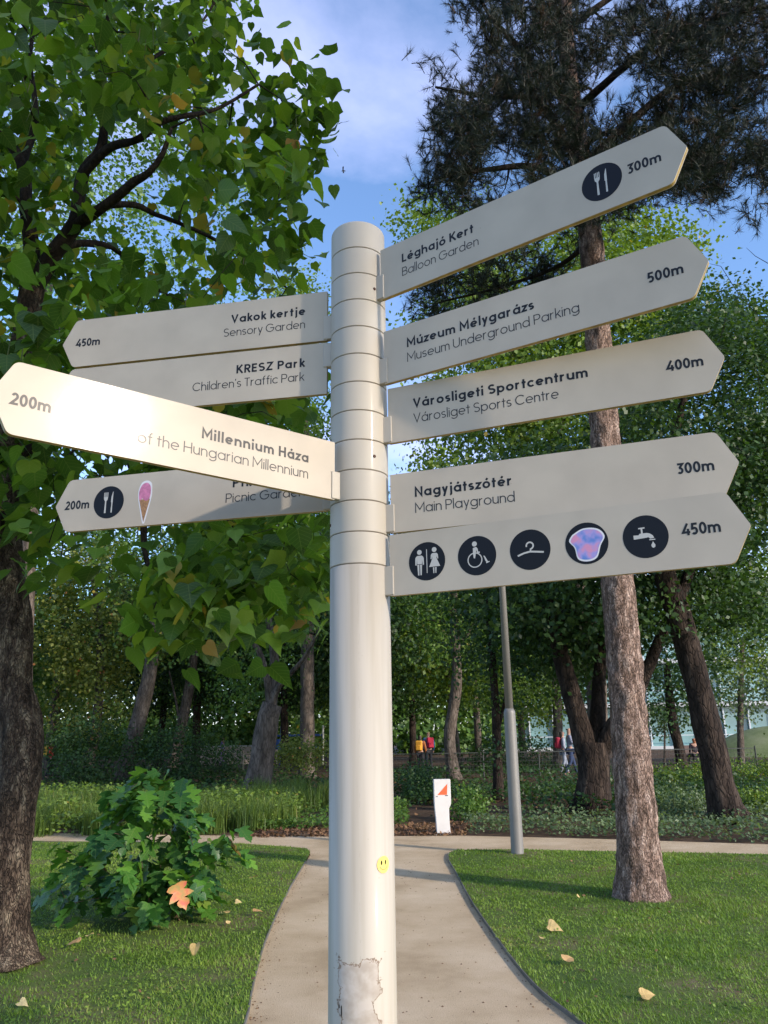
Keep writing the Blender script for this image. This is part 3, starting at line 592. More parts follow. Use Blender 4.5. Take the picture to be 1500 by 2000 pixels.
def sign(phi, z, off, side, label, items, L=L0, bracket_low=True):
    """side: +1 right-hand signs (text starts at the post), -1 left-hand (text ends at the post)"""
    V, F, MI = panel_mesh(L); me = npmesh('sign_panel', V, F, mi=MI)
    p = link('sign_panel', me, [M['board'], M['edge']], post, label=label)
    ph = R(phi); p.location = (-math.sin(ph)*off, math.cos(ph)*off, z+CAMZ); p.rotation_euler = (0, 0, ph)
    # clamp plate between collar and board
    b = MB(); zc = HS*.25 if bracket_low else HS*.75; b.box((.082, 0, zc), (.030, .019, HS*.47), bev=.002); b.build('bracket', M['paint'], p)
    # face towards the reader
    for it in items:
        k = it[0]; zf = .0003
        if k == 'txt': mb = text_mb(it[1], CAP*it[6] if len(it) > 6 else CAP, it[2], abs(it[4]-it[3])); s0, y0 = (min(it[3], it[4]) if side > 0 else max(it[3], it[4])), it[5]*HS; nm = 'lettering'; mt = M['ink'] if it[2] else M['greyink']
        elif k == 'disc': mb = disc_mb(.047); s0, y0 = it[1], .5*HS; nm = 'pictogram_disc'; mt = M['disc']
        elif k == 'sym':
            mb = MB(); it[1](mb); mb.V = [(x*.047, y*.047, zz) for x, y, zz in mb.V]; s0, y0 = it[2], .5*HS; nm = 'pictogram'; mt = M['symbol']; zf = .0006
        elif k == 'mesh': mb = it[1]; s0, y0 = it[2], it[3]*HS; nm = it[4]; mt = it[5]; zf = it[6]
        o = mb.build(nm, mt, p)
        y = .0125/2+zf
        if side > 0: o.matrix_local = Matrix(((1, 0, 0, s0), (0, 0, -1, -y), (0, 1, 0, y0), (0, 0, 0, 1)))
        else: o.matrix_local = Matrix(((-1, 0, 0, s0), (0, 0, 1, y), (0, 1, 0, y0), (0, 0, 0, 1)))
        if k == 'txt': o['label'] = 'black printed words "%s"' % it[1]
        if k == 'mesh' and len(it) > 7: o['label'] = it[7]
    return p
T = lambda s, b, a, c, y: ('txt', s, b, a, c, y)
B1, B2, BD = .565, .292, .42
sign(-35.12, 1.1258, -.0068, 1, 'topmost right board reading Léghajó Kert, Balloon Garden, with cutlery disc', [T('Léghajó Kert', True, .157, .377, B1), T('Balloon Garden', False, .157, .390, B2), ('disc', .7064), ('sym', sym_fork, .7064), T('300m', True, .766, .842, .435)])
sign(-31.24, .8796, -.0038, 1, 'second right board reading Múzeum Mélygarázs, Museum Underground Parking', [T('Múzeum Mélygarázs', True, .157, .508, B1), T('Museum Underground Parking', False, .157, .615, B2), T('500m', True, .768, .845, BD)])
sign(-22.13, .7186, -.0033, 1, 'third right board reading Városligeti Sportcentrum, Városliget Sports Centre', [T('Városligeti Sportcentrum', True, .157, .600, B1), T('Városliget Sports Centre', False, .157, .529, B2), T('400m', True, .773, .852, BD)], bracket_low=True)
sign(-20.06, .4821, .0001, 1, 'fourth right board reading Nagyjátszótér, Main Playground', [T('Nagyjátszótér', True, .152, .400, B1), T('Main Playground', False, .152, .404, B2), T('300m', True, .767, .846, BD)])
# two stickers, drawn plain
M['stk_white'] = plain('sticker_white', (.72, .70, .70), .35)
M['stk_pink'] = plain('sticker_pink', (.62, .20, .34), .4, var=.4, vscale=60)
M['stk_cone'] = plain('sticker_cone', (.38, .20, .08), .5, var=.5, vscale=160)
M['stk_pastel'] = None
def pastel():
    m, n, l, b = newmat('sticker_watercolour'); b.inputs['Roughness'].default_value = .35
    t = n.new('ShaderNodeTexCoord'); no = n.new('ShaderNodeTexNoise'); no.inputs['Scale'].default_value = 34; no.inputs['Detail'].default_value = 2; l.new(t.outputs['Object'], no.inputs[0])
    r_ = n.new('ShaderNodeValToRGB'); e = r_.color_ramp.elements; e[0].position = .38; e[0].color = (.12, .22, .55, 1); e[1].position = .62; e[1].color = (.65, .27, .42, 1); q = e.new(.5); q.color = (.36, .30, .62, 1); l.new(no.outputs[0], r_.inputs[0]); l.new(r_.outputs[0], b.inputs['Base Color']); return m
M['stk_pastel'] = pastel()
def blob(pts, k=1.0, z=0):
    m = MB(); P = [np.array([x, y, 0.]) for x, y in pts]; P = P+[P[0]]; o, _ = smooth_poly(P, [0]*len(P), .004); cx = sum(q[0] for q in o)/len(o); cy = sum(q[1] for q in o)/len(o)
    V = [(cx, cy, z)]+[(cx+(q[0]-cx)*k, cy+(q[1]-cy)*k, z) for q in o[:-1]]; n = len(V)-1
    m.add(V, [(0, i+1, (i+1) % n+1) for i in range(n)]); return m
bl = [(-.030, .022), (-.005, .034), (.026, .030), (.040, .012), (.030, -.008), (.020, -.034), (0, -.041), (-.021, -.034), (-.027, -.008), (-.038, .008)]
sign(-24.84, .3214, -.0028, 1, 'lowest right board with five dark pictogram discs and 450m', [x for s, f in ((.185, sym_toilet), (.311, sym_wheel), (.4374, sym_hanger), (.5645, None), (.689, sym_tap)) for x in ([('disc', s)]+([('sym', f, s)] if f else []))]+[
    ('mesh', blob(bl), .5645, .5, 'sticker_border', M['stk_white'], .0006), ('mesh', blob(bl, .9), .5645, .5, 'sticker', M['stk_pastel'], .0009, 'pink and blue watercolour sticker stuck over the fourth disc'), T('450m', True, .764, .840, .45)])
sign(169.64, 1.0444, .0009, -1, 'topmost left board reading Vakok kertje, Sensory Garden', [T('Vakok kertje', True, .148, .369, B1), T('Sensory Garden', False, .148, .390, B2), T('450m', True, .772, .850, BD)])
p2 = sign(169.64, .8843, .0009, -1, 'left board reading KRESZ Park, half hidden by the sunlit board in front', [T('KRESZ Park', True, .148, .347, B1), T("Children's Traffic Park", False, .148, .475, B2)], bracket_low=False)
sign(217.96, .5618, .0082, -1, 'left board shining in the sun, reading Millennium Háza', [T('Millennium Háza', True, .163, .447, B1-.03), T('House of the Hungarian Millennium', False, .163, .700, B2-.03), T('200m', True, .767, .843, BD-.02)], L=.842, bracket_low=True)
cone = MB(); cone.add([(-.0165, .004, 0), (.0165, .004, 0), (.001, -.062, 0)], [(2, 1, 0)])
outl = blob([(-.02, .006), (-.0205, .03), (-.012, .052), (.004, .058), (.018, .05), (.0215, .03), (.02, .004), (.004, -.066), (-.002, -.066)])
scoop = blob([(-.017, .006), (-.0175, .028), (-.009, .047), (.006, .051), (.016, .04), (.0175, .02), (.014, .004), (.003, -.001), (-.007, .007), (-.012, .001)])
sign(166.72, .5579, -.0015, -1, 'lowest left board reading Picnic Garden, with cutlery disc and a cone sticker', [T('Piknikkert', True, .145, .352, B1), T('Picnic Garden', False, .145, .371, B2), T('200m', True, .784, .862, BD), ('disc', .7252), ('sym', sym_fork, .7252),
    ('mesh', outl, .614, .47, 'sticker_border', M['stk_white'], .0003), ('mesh', cone, .614, .47, 'cone', M['stk_cone'], .0006), ('mesh', scoop, .614, .47, 'scoop', M['stk_pink'], .0008, 'pink scoop of the small ice cream cone sticker')])
# smiley sticker wrapped on the pole
def onpole_mb(pts, x0, z0, r_):
    a0 = math.atan2(-math.sqrt(PR**2-x0**2), x0); V = []
    for x, y in pts: a = a0+x/PR; V.append((r_*math.cos(a), r_*math.sin(a), z0+y))
    return V
M['smiley'] = plain('sticker_yellow', (.80, .62, .16), .4); sx, sz = .050, -.2756+CAMZ
def wrapped(name, pts, mat, r_, tri=None):
    m = MB()
    if tri is None: c = (sum(p[0] for p in pts)/len(pts), sum(p[1] for p in pts)/len(pts)); V = onpole_mb([c]+list(pts), sx, sz, r_); n = len(pts); m.add(V, [(0, i+1, (i+1) % n+1) for i in range(n)])
    else: m.add(onpole_mb([(v[0], v[1]) for v in pts], sx, sz, r_), tri)
    return m.build(name, mat, post)
o = wrapped('smiley_sticker', [(.0175*math.cos(6.28318*i/28), .0175*math.sin(6.28318*i/28)) for i in range(28)], M['smiley'], PR+.0006); o['label'] = 'round yellow smiling face sticker low on the pole'
for ex in (-.006, .005): wrapped('eye', [(ex+.0018*math.cos(6.28318*i/12), .004+.0048*math.sin(6.28318*i/12)) for i in range(12)], M['ink'], PR+.0009)
V_, F_ = ribbon(arc(0, .001, .0115, .0115, 205, 335, 14), .0008, 0); wrapped('mouth', V_, M['greyink'], PR+.0009, F_)
# the flaked patch carries two dark scratches
for (u0, z0, hh) in ((-.047, -.548, .004), (-.042, -.556, .012)):
    m = MB(); a = [(-.0012, -hh), (.0014, -hh*.6), (.001, hh), (-.0014, hh*.7)]; a0 = math.atan2(-math.sqrt(PR**2-u0**2), u0)
    m.add([((PR+.0004)*math.cos(a0+x/PR), (PR+.0004)*math.sin(a0+x/PR), z0+CAMZ+y) for x, y in a], [(0, 1, 2, 3)]); m.build('scratch', M['ink'], post)

# =================================================================== trees
LEAF = [(0, 0, 0), (.42, .30, .06), (.36, .62, .04), (0, 1, -.08), (-.36, .62, .04), (-.42, .30, .06)]
LEAFF = [(0, 1, 2), (0, 2, 3), (0, 3, 4), (0, 4, 5)]
DIA = [(0, 0, 0), (.36, .5, .05), (0, 1, 0), (-.36, .5, .05)]; DIAF = [(0, 1, 2, 3)]
def grow(nodes, targets, r0=.02, sag=.0, jit=.12, tip=.006, seed=0):
    """twigs from the nearest wood to every target; nodes = [(pos, radius)]; returns (twig polylines)"""
    g = random.Random(seed); NP = np.array([n[0] for n in nodes]); NR = [n[1] for n in nodes]; out = []
    T_ = np.array(targets); d0 = np.array([np.min(np.linalg.norm(NP-t, axis=1)) for t in T_])
    for i in np.argsort(d0):
        t = T_[i]; dd = np.linalg.norm(NP-t, axis=1); j = int(np.argmin(dd)); a = NP[j]; L = dd[j]
        if L < .05: out.append(([a, t], [tip, tip])); continue
        ra = min(NR[j]*.7, r0+.012*L); P = [a]; k = max(2, int(L/.3))
        for q in range(1, k+1):
            s = q/k; p = a+(t-a)*s; off = math.sin(math.pi*s)
            p = p+np.array([g.uniform(-jit, jit), g.uniform(-jit, jit), g.uniform(-jit, jit)*.7])*L*.3*off+np.array([0, 0, sag*L*off]); P.append(p)
        Rr = [ra*(1-q/k)+tip*(q/k) for q in range(k+1)]; out.append((P, Rr))
        NP = np.vstack([NP, P[1:]]); NR += Rr[1:]
    return out
def samples(poly, r, step=.3):
    P, Q = smooth_poly(poly, r, step); return list(zip(P, Q))
def ellipsoid_pts(c, rad, n_, g, shell=.45, zmin=None):
    d = unit(g.normal(size=(n_, 3))); k = (shell+(1-shell)*g.random(n_))**.7
    return np.asarray(c)+d*np.asarray(rad)*k[:, None]
def crown_mesh(name, centers, per, sig, size, g, up=.5, droop=0.0, tmpl=(DIA, DIAF), ctr=None):
    C = np.repeat(np.asarray(centers), per, axis=0); m = len(C); off = g.normal(size=(m, 3))*sig*np.array([1, 1, .62]); C = C+off
    Nn = g.normal(size=(m, 3))*.55+[0, 0, up]
    if ctr is not None: Nn = Nn+unit(C-np.asarray(ctr))*.5
    D = g.normal(size=(m, 3)); D[:, 2] -= droop
    D = D-unit(Nn)*np.sum(D*unit(Nn), axis=1)[:, None]
    cl = np.repeat(g.random(len(centers)), per); rn = np.clip(.42*cl+.52*g.random(m)+(g.random(m) > .985)*.5, 0, 1)
    V, F, r_, _ = scatter(tmpl[0], tmpl[1], C, D, Nn, size*(.65+.7*g.random(m)), rnd=rn)
    return npmesh(name, V, F, r_)
def tree(name, label, trunk, rads, limbs, centers, leafm, bark, per=90, sig=.38, size=.09, group=None, seed=1, n_=10, cat='tree', ctr=None, up=.5, droop=.2, gn=.12, twig=.02, tmpl=(DIA, DIAF)):
    g = np.random.default_rng(seed); base = np.array(trunk[0]); o = empty(name, tuple(base), label=label, cat=cat, group=group)
    P, Q = smooth_poly(trunk, rads, .25); Q = list(Q); flare = [1+.45*math.exp(-((p[2]-base[2])/.22)**1) for p in P]
    mb = MB(); mb.tube([p-base for p in P], [q*f for q, f in zip(Q, flare)], n_, gnarl=gn, gs=3.2); mb.build('trunk', bark, o, smooth=True)
    nodes = list(zip(P, Q))[len(P)//3:]
    for lp, lr in limbs:
        LP, LR = smooth_poly(lp, lr, .22); mb = MB(); mb.tube([p-base for p in LP], LR, max(6, n_-4), gnarl=gn*.8, gs=4); mb.build('limb', bark, o, smooth=True); nodes += list(zip(LP, LR))
    tw = grow(nodes, centers, twig, seed=seed); mb = MB()
    for p_, r_ in tw: mb.tube([p-base for p in p_], r_, 4, cap=False)
    b = mb.build('branches', M['branch'], o); b['kind'] = 'stuff'
    me = crown_mesh('crown', np.asarray(centers)-base, per, sig, size, g, up=up, droop=droop, ctr=(np.mean(centers, axis=0)-base) if ctr is None else np.asarray(ctr)-base, tmpl=tmpl)
    c = link('crown', me, leafm, o, kind='stuff')
    return o
def W(*a): return wp(*a)
def limb(pts, r0, r1):
    P = [wp(*p) for p in pts]; n = len(P); return P, [r0*(1-i/(n-1))+r1*i/(n-1) for i in range(n)]

# ------------------------------------------------------------------- the catalpa on the left
def inpoly(u, v, poly): return inside(np.array([[u, v]]), poly)[0]
cat_base = np.array([-2.80, 6.32, 0])
ctr_tr = [cat_base, wp(14, 1800, 6.34), wp(18, 1650, 6.36), wp(34, 1520, 6.38), wp(40, 1440, 6.40), wp(26, 1330, 6.42), wp(22, 1200, 6.45), wp(8, 1090, 6.48), wp(4, 980, 6.5), wp(18, 830, 6.5), wp(45, 690, 6.5), wp(62, 560, 6.5)]
ctr_r = [.20, .16, .155, .165, .165, .150, .150, .145, .140, .125, .115, .11]
catalpa = empty('catalpa_tree', tuple(cat_base), label='large catalpa with heart-shaped leaves, its mottled trunk at the left edge of the lawn', cat='tree')
P_, Q_ = smooth_poly(ctr_tr, ctr_r, .05)
Q_ = [q*(1+.32*math.exp(-p[2]/.10)) for p, q in zip(P_, Q_)]
mb = MB(); mb.tube([p-cat_base for p in P_], Q_, 40, gnarl=.16, gs=7); mb.build('trunk', M['catbark'], catalpa, smooth=True)
cat_nodes = list(zip(P_, Q_))[int(len(P_)*.5)::4]
CL = [
 ([(62, 570, 6.5), (60, 470, 6.4), (50, 400, 6.3), (45, 330, 6.3), (8, 268, 6.2), (-70, 220, 6.0)], .085, .035),
 ([(64, 565, 6.5), (108, 492, 6.4), (148, 436, 6.35), (152, 395, 6.3), (166, 330, 6.3), (198, 288, 6.3), (204, 200, 6.2), (200, 110, 6.2), (212, 30, 6.1)], .09, .02),
 ([(140, 446, 6.37), (215, 395, 6.1), (262, 355, 5.9), (290, 338, 5.8), (318, 300, 5.7), (335, 250, 5.6)], .055, .016),
 ([(158, 345, 6.3), (212, 290, 6.1), (270, 272, 5.9), (312, 240, 5.8), (352, 228, 5.8), (425, 212, 5.9), (505, 165, 6.0)], .045, .012),
 ([(205, 402, 6.15), (262, 400, 6.3), (302, 418, 6.5), (350, 436, 6.7), (420, 468, 6.9), (500, 520, 7.1), (560, 562, 7.2)], .035, .010),
 ([(78, 545, 6.45), (128, 482, 6.6), (200, 478, 6.9), (235, 495, 7.1), (300, 560, 7.3), (380, 600, 7.4)], .05, .012),
 ([(18, 840, 6.5), (110, 800, 6.3), (230, 860, 6.0), (275, 980, 5.8), (282, 1070, 5.7), (300, 1125, 5.6), (360, 1160, 5.5)], .05, .010),
 ([(10, 900, 6.5), (150, 850, 6.8), (330, 880, 7.0), (430, 990, 7.0), (470, 1110, 6.9), (540, 1160, 6.8)], .05, .010),
 ([(40, 700, 6.5), (180, 690, 7.1), (360, 740, 7.6), (520, 830, 8.0), (610, 960, 8.2)], .05, .012),
 ([(40, 330, 6.3), (70, 230, 6.6), (60, 100, 6.8), (90, -60, 7.0)], .04, .015),
 ([(20, 800, 6.5), (-120, 700, 6.2), (-300, 600, 5.9), (-520, 560, 5.7)], .07, .02),
 ([(204, 200, 6.2), (290, 120, 6.6), (380, 60, 6.9), (440, -30, 7.1)], .028, .010),
]
for k in CL:
    P, Q = limb(*k); LP, LR = smooth_poly(P, Q, .08); mb = MB(); mb.tube([p-cat_base for p in LP], LR, 10, gnarl=.15, gs=9); mb.build('limb', M['branch'], catalpa, smooth=True); cat_nodes += list(zip(LP, LR))[2:]
CATPOLY = [(-620, -420), (440, -420), (455, -60), (462, 60), (520, 95), (585, 120), (612, 190), (585, 240), (562, 290), (562, 335), (540, 400), (540, 470), (530, 530), (545, 600), (560, 640), (600, 760), (585, 860), (625, 960), (640, 1080), (630, 1185), (585, 1195), (540, 1150), (480, 1175), (432, 1235), (380, 1215), (330, 1190), (268, 1165), (232, 1075), (110, 1070), (60, 1000), (-80, 1040), (-500, 900), (-700, 300)]
g = np.random.default_rng(3); cat_c = []; n_try = 0
while len(cat_c) < 600 and n_try < 16000:
    n_try += 1; u = g.uniform(-600, 640); v = g.uniform(-400, 1240)
    if not inpoly(u, v, CATPOLY): continue
    if 60 < u < 250 and v > 930 and g.random() < .8: continue
    if 130 < u < 330 and 210 < v < 480 and g.random() < .35: continue      # open heart of the crown
    e = max(0, (v-900)/300); Y = g.uniform(5.2+.2*max(0, (u-400)/200), 9.4-1.2*e)
    if -20 < u < 380 and 190 < v < 560 and Y < 6.9 and g.random() < .8: continue
    q = wp(u, v, Y)
    if cat_c and np.min(np.linalg.norm(np.array(cat_c)-q, axis=1)) < .24: continue
    cat_c.append(q)
for q in ((430, 1205, 4.95), (395, 1170, 5.2), (330, 1140, 5.2), (120, 1085, 5.2), (96, 1060, 5.5), (470, 1150, 5.3), (600, 1165, 5.6), (566, 1120, 5.4), (300, 1190, 5.6), (617, 185, 6.2), (590, 222, 6.4), (560, 120, 6.3), (545, 445, 6.4), (555, 505, 6.6), (585, 300, 6.5), (100, 600, 4.6), (40, 90, 4.9), (30, 640, 4.7), (160, 30, 5.0), (140, 640, 4.9), (70, 700, 4.6)):
    cat_c.append(wp(*q))
tw = grow(cat_nodes, cat_c, .016, sag=.12, jit=.5, tip=.004, seed=4); mb = MB()
for p_, r_ in tw: mb.tube([p-cat_base for p in p_], r_, 5, cap=False)
o = mb.build('twigs', M['branch'], catalpa, smooth=True); o['kind'] = 'stuff'
def catleaf_tmpl(k):
    """heart-shaped leaf with two shoulder points, 1 long, folded along the midrib and drooping at the tip"""
    hw = [(0, 0), (.10, -.06), (.27, -.07), (.40, .04), (.455, .20), (.43, .36), (.40 if k == 0 else .35, .47), (.27, .62), (.15, .80), (.05, .95), (0, 1.06)]
    if k == 2: hw = [(0, 0), (.12, -.05), (.26, -.05), (.36, .05), (.42, .22), (.46, .40), (.50, .50), (.30, .60), (.17, .76), (.06, .93), (0, 1.05)]
    fold = [.16, .07, .24][k]; curl = [.10, .22, .05][k]; V = []; mid = [0, .2, .45, .7, 1.06]
    z = lambda x, y: fold*abs(x)-curl*y*y+.05*math.sin(7*y+k*2)*abs(x)*2
    V = [(0, y, z(0, y)) for y in mid[:-1]]; L = len(V)
    for s in (1, -1):
        for x, y in hw[1:-1]: V.append((s*x, y, z(x, y)))
    tip = len(V); V.append((0, 1.06, z(0, 1.06))); nh = len(hw)-2; F = []
    att = [0, 0, 0, 1, 1, 2, 2, 3, 3]
    for s in range(2):
        b = L+s*nh
        for i in range(nh-1):
            a0, a1 = att[i], att[i+1]
            f = (a0, b+i, b+i+1); F.append(f if s == 0 else f[::-1])
            if a1 != a0: f = (a0, b+i+1, a1); F.append(f if s == 0 else f[::-1])
        f = (3, b+nh-1, tip); F.append(f if s == 0 else f[::-1])
    return V, F, [(v[0], v[1], 0) for v in V]
CT = [catleaf_tmpl(k) for k in range(3)]
LC = []; LD = []; LN = []
for c in cat_c:
    k = int(g.integers(22, 32))
    for i in range(k):
        p = c+np.clip(g.normal(size=3), -1.7, 1.7)*[.20, .20, .18]; az = g.uniform(0, 6.283)
        hang = g.uniform(.25, 1.3); d = np.array([math.cos(az), math.sin(az), -hang]); nrm = np.array([math.cos(az)*hang, math.sin(az)*hang, 1.0])+g.normal(size=3)*.5
        LC.append(p); LD.append(d); LN.append(nrm)
LC = np.array(LC); LD = np.array(LD); LN = np.array(LN); LS = .10+.12*g.random(len(LC))**1.3
for (u, v, Y, s) in ((432, 1228, 4.9, .25), (352, 1195, 5.0, .17), (60, 640, 4.4, .21), (10, 720, 4.5, .19), (85, 60, 4.7, .21), (10, 100, 4.8, .19), (165, 130, 5.0, .19)):
    q = wp(u, v, Y); LC = np.vstack([LC, q+[0, 0, s*.5]]); LD = np.vstack([LD, [.25, -.3, -1.0]]); LN = np.vstack([LN, [.25, -1.0, .45]]); LS = np.append(LS, s)
rel = np.stack([LC@RT-CAMZ*RT[2], LC@UP-CAMZ*UP[2], LC@FW-CAMZ*FW[2]], 1)
uu = 750+FPX*rel[:, 0]/rel[:, 2]; vv = 1000-FPX*rel[:, 1]/rel[:, 2]
infr = (uu > -20) & (uu < 1500) & (vv > -20) & (vv < 2000)
score = np.where(infr, LS/rel[:, 2], -1); big = np.argsort(-score)[:300]; isbig = np.zeros(len(LC), bool); isbig[big] = True
cmes = [npmesh('leaf', V, F, uv=u_) for V, F, u_ in CT]
for me in cmes: me.materials.append(M['catleaf']); me.polygons.foreach_set('use_smooth', np.ones(len(me.polygons), bool))
def frame(c, d, nn, s):
    d = d/np.linalg.norm(d); x = np.cross(d, nn); x /= np.linalg.norm(x); z = np.cross(x, d)
    return Matrix(((x[0]*s, d[0]*s, z[0]*s, c[0]), (x[1]*s, d[1]*s, z[1]*s, c[1]), (x[2]*s, d[2]*s, z[2]*s, c[2]), (0, 0, 0, 1)))
for i in big:
    o = bpy.data.objects.new('leaf', cmes[i % 3]); COL.objects.link(o); o.parent = catalpa; o.matrix_local = frame(LC[i]-cat_base, LD[i], LN[i], LS[i])
rest = np.where(~isbig)[0]; VV = []; FF = []; RR = []; UU = []; b = 0
for k in range(3):
    j = rest[rest % 3 == k]; V, F, r_, u_ = scatter(CT[k][0], CT[k][1], LC[j]-cat_base, LD[j], LN[j], LS[j], uv=CT[k][2])
    VV.append(V); FF.append(F+b); RR.append(r_); UU.append(u_); b += len(V)
link('leaves', npmesh('leaves', np.vstack(VV), np.vstack(FF), np.concatenate(RR), np.vstack(UU)), M['catleaf2'], catalpa, smooth=True, kind='stuff')
# petioles and hanging seed pods
mb = MB()
pc = [c for c in cat_c if wp(0, 0, 6)[2] > 0 and c[2] > 3.6]; random.shuffle(pc)
for c in pc[:75]:
    for i in range(random.randint(3, 8)):
        a = c+np.array([random.gauss(0, .11), random.gauss(0, .11), random.gauss(0, .06)]); L = random.uniform(.16, .32); sx_, sy_ = random.gauss(0, .03), random.gauss(0, .03)
        mb.tube([a-cat_base, a-cat_base+[sx_*.4, sy_*.4, -L*.5], a-cat_base+[sx_, sy_, -L]], [.0035, .0042, .002], 4)
o = mb.build('seed_pods', M['pod'], catalpa); o['kind'] = 'stuff'; a_ = o.data.attributes.new('rnd', 'FLOAT', 'POINT'); a_.data.foreach_set('value', np.repeat(np.random.default_rng(1).random(len(mb.V)//12+1), 12)[:len(mb.V)].astype(np.float32))

# ------------------------------------------------------------------- the tall pine on the right
pine_base = np.array([*gp(1253, 1757), 0.0]); PB = pine_base[1]
pt = [pine_base, wp(1249, 1690, PB+.01), wp(1241, 1560, PB+.02), wp(1226, 1380, 8.43), wp(1212, 1200, 8.45), wp(1200, 1060, 8.46), wp(1184, 880, 8.48), wp(1171, 700, 8.5), wp(1158, 520, 8.5), wp(1146, 400, 8.5), wp(1120, 220, 8.5), wp(1105, 60, 8.5), wp(1100, -150, 8.5), wp(1100, -420, 8.5)]
pr = [.235, .215, .195, .185, .178, .172, .165, .16, .15, .14, .12, .10, .07, .03]
pine = empty('pine_tree', tuple(pine_base), label='tall pine with pinkish scaly trunk and dark needles, standing on the right lawn', cat='tree')
P_, Q_ = smooth_poly(pt, pr, .045); Q_ = [q*(1+.25*math.exp(-p[2]/.15)) for p, q in zip(P_, Q_)]
mb = MB(); mb.tube([p-pine_base for p in P_], Q_, 44, gnarl=.11, gs=13); mb.build('trunk', M['pinebark'], pine, smooth=True)
pn = list(zip(P_, Q_))[int(len(P_)*.62)::3]
PL = [([(1150, 440, 8.5), (1080, 430, 8.0), (980, 450, 7.6), (880, 480, 7.3)], .05, .015), ([(1146, 400, 8.5), (1060, 330, 8.1), (960, 330, 7.8), (850, 350, 7.6)], .06, .015),
 ([(1135, 330, 8.5), (1050, 200, 8.3), (960, 190, 8.2), (850, 170, 8.2)], .06, .015), ([(1120, 220, 8.5), (1010, 90, 8.4), (950, 20, 8.4), (905, -80, 8.4)], .05, .015),
 ([(1150, 400, 8.5), (1240, 330, 8.2), (1340, 300, 7.8), (1440, 330, 7.4)], .06, .015), ([(1135, 330, 8.5), (1240, 230, 8.7), (1340, 160, 9.0), (1480, 150, 9.3), (1600, 140, 9.5)], .07, .015),
 ([(1120, 220, 8.5), (1220, 130, 8.1), (1320, 60, 7.7), (1460, 20, 7.3), (1600, 0, 7.0)], .06, .015), ([(1105, 60, 8.5), (1220, -20, 8.7), (1400, -100, 9.0), (1560, -200, 9.2)], .05, .015),
 ([(1130, 300, 8.5), (1100, 200, 9.6), (1050, 130, 10.6)], .05, .015), ([(1130, 300, 8.5), (1180, 260, 9.6), (1280, 260, 10.8)], .05, .015), ([(1152, 470, 8.5), (1090, 520, 8.9), (980, 560, 9.3), (860, 590, 9.5)], .04, .012),
 ([(1110, 100, 8.5), (1060, -60, 8.0), (1000, -220, 7.5)], .05, .015)]
for k in PL:
    P, Q = limb(*k); LP, LR = smooth_poly(P, Q, .12); mb = MB(); mb.tube([p-pine_base for p in LP], LR, 8, gnarl=.15, gs=8); mb.build('limb', M['branch'], pine, smooth=True); pn += list(zip(LP, LR))[3:]
PPOLY = [(900, -380), (905, 0), (882, 50), (935, 95), (842, 112), (862, 150), (880, 195), (826, 205), (842, 262), (820, 292), (835, 350), (815, 420), (830, 470), (930, 455), (1010, 440), (1120, 440), (1190, 432), (1262, 402), (1330, 372), (1398, 398), (1440, 376), (1482, 325), (1700, 380), (1700, -380)]
pc_ = []; g = np.random.default_rng(17); t_ = 0
while len(pc_) < 1250 and t_ < 20000:
    t_ += 1; u, v = g.uniform(815, 1700), g.uniform(-380, 470)
    if not inpoly(u, v, PPOLY): continue
    if vnoise(np.array([[u, v]])/90., 1.0, 41)[0] < .30: continue
    q = wp(u, v, g.uniform(7.0, 10.8))
    if q[2] < 5: continue
    pc_.append(q)
for k_ in PL:
    P_l, _q = limb(*k_)
    for i in range(11):
        a_ = g.uniform(.35, 1.02)*(len(P_l)-1); j_ = min(int(a_), len(P_l)-2); pc_.append(P_l[j_]+(P_l[j_+1]-P_l[j_])*(a_-j_)+g.normal(size=3)*.28)
for i in range(42): pc_.append(wp(g.uniform(800, 1080), g.uniform(500, 640), g.uniform(8.6, 10.2)))
tw = grow(pn, pc_, .014, sag=-.06, jit=.45, tip=.004, seed=9); mb = MB(); SH = []; SD = []
for p_, r_ in tw:
    mb.tube([p-pine_base for p in p_], r_, 5, cap=False)
    e = p_[-1]; d = unit(np.array(p_[-1])-np.array(p_[-2]))
    for k in range(15):
        s = g.random()**.6; q = p_[-2]*(1-s)+e*s+g.normal(size=3)*.12; SH.append(q); SD.append(d*.5+g.normal(size=3)*.55+[0, 0, .35])
    if len(p_) > 3:
        for k in range(2): q = p_[len(p_)//2]+g.normal(size=3)*.13; SH.append(q); SD.append(d*.4+g.normal(size=3)*.6+[0, 0, .3])
o = mb.build('branches', M['branch'], pine); o['kind'] = 'stuff'
SH = np.array(SH); SD = unit(np.array(SD))
ndl = 44; m = len(SH)*ndl; C = np.repeat(SH, ndl, 0); D0 = np.repeat(SD, ndl, 0)
tt = g.random(m); C = C+D0*(tt*.11)[:, None]; D = unit(D0*(.55+.5*tt)[:, None]+g.normal(size=(m, 3))*.42)
Lh = .085+.05*g.random(m); side = unit(np.cross(D, g.normal(size=(m, 3))))*.0023
V = np.stack([C-side, C+side, C+D*Lh[:, None]], 1).reshape(-1, 3)-pine_base
rn = np.repeat(np.clip(np.repeat(g.random(len(SH))*.6, ndl)+g.random(m)*.35+np.repeat((g.random(len(SH)) > .97)*.6, ndl), 0, 1), 3)
link('needles', npmesh('needles', V, np.arange(3*m).reshape(-1, 3), rn), M['needle'], pine, kind='stuff')
# shoots
mb = MB()
for q, d in zip(SH, SD): mb.tube([q-pine_base-d*.05, q-pine_base+d*.11], [.006, .003], 3, cap=False)
o = mb.build('shoots', M['branch'], pine); o['kind'] = 'stuff'

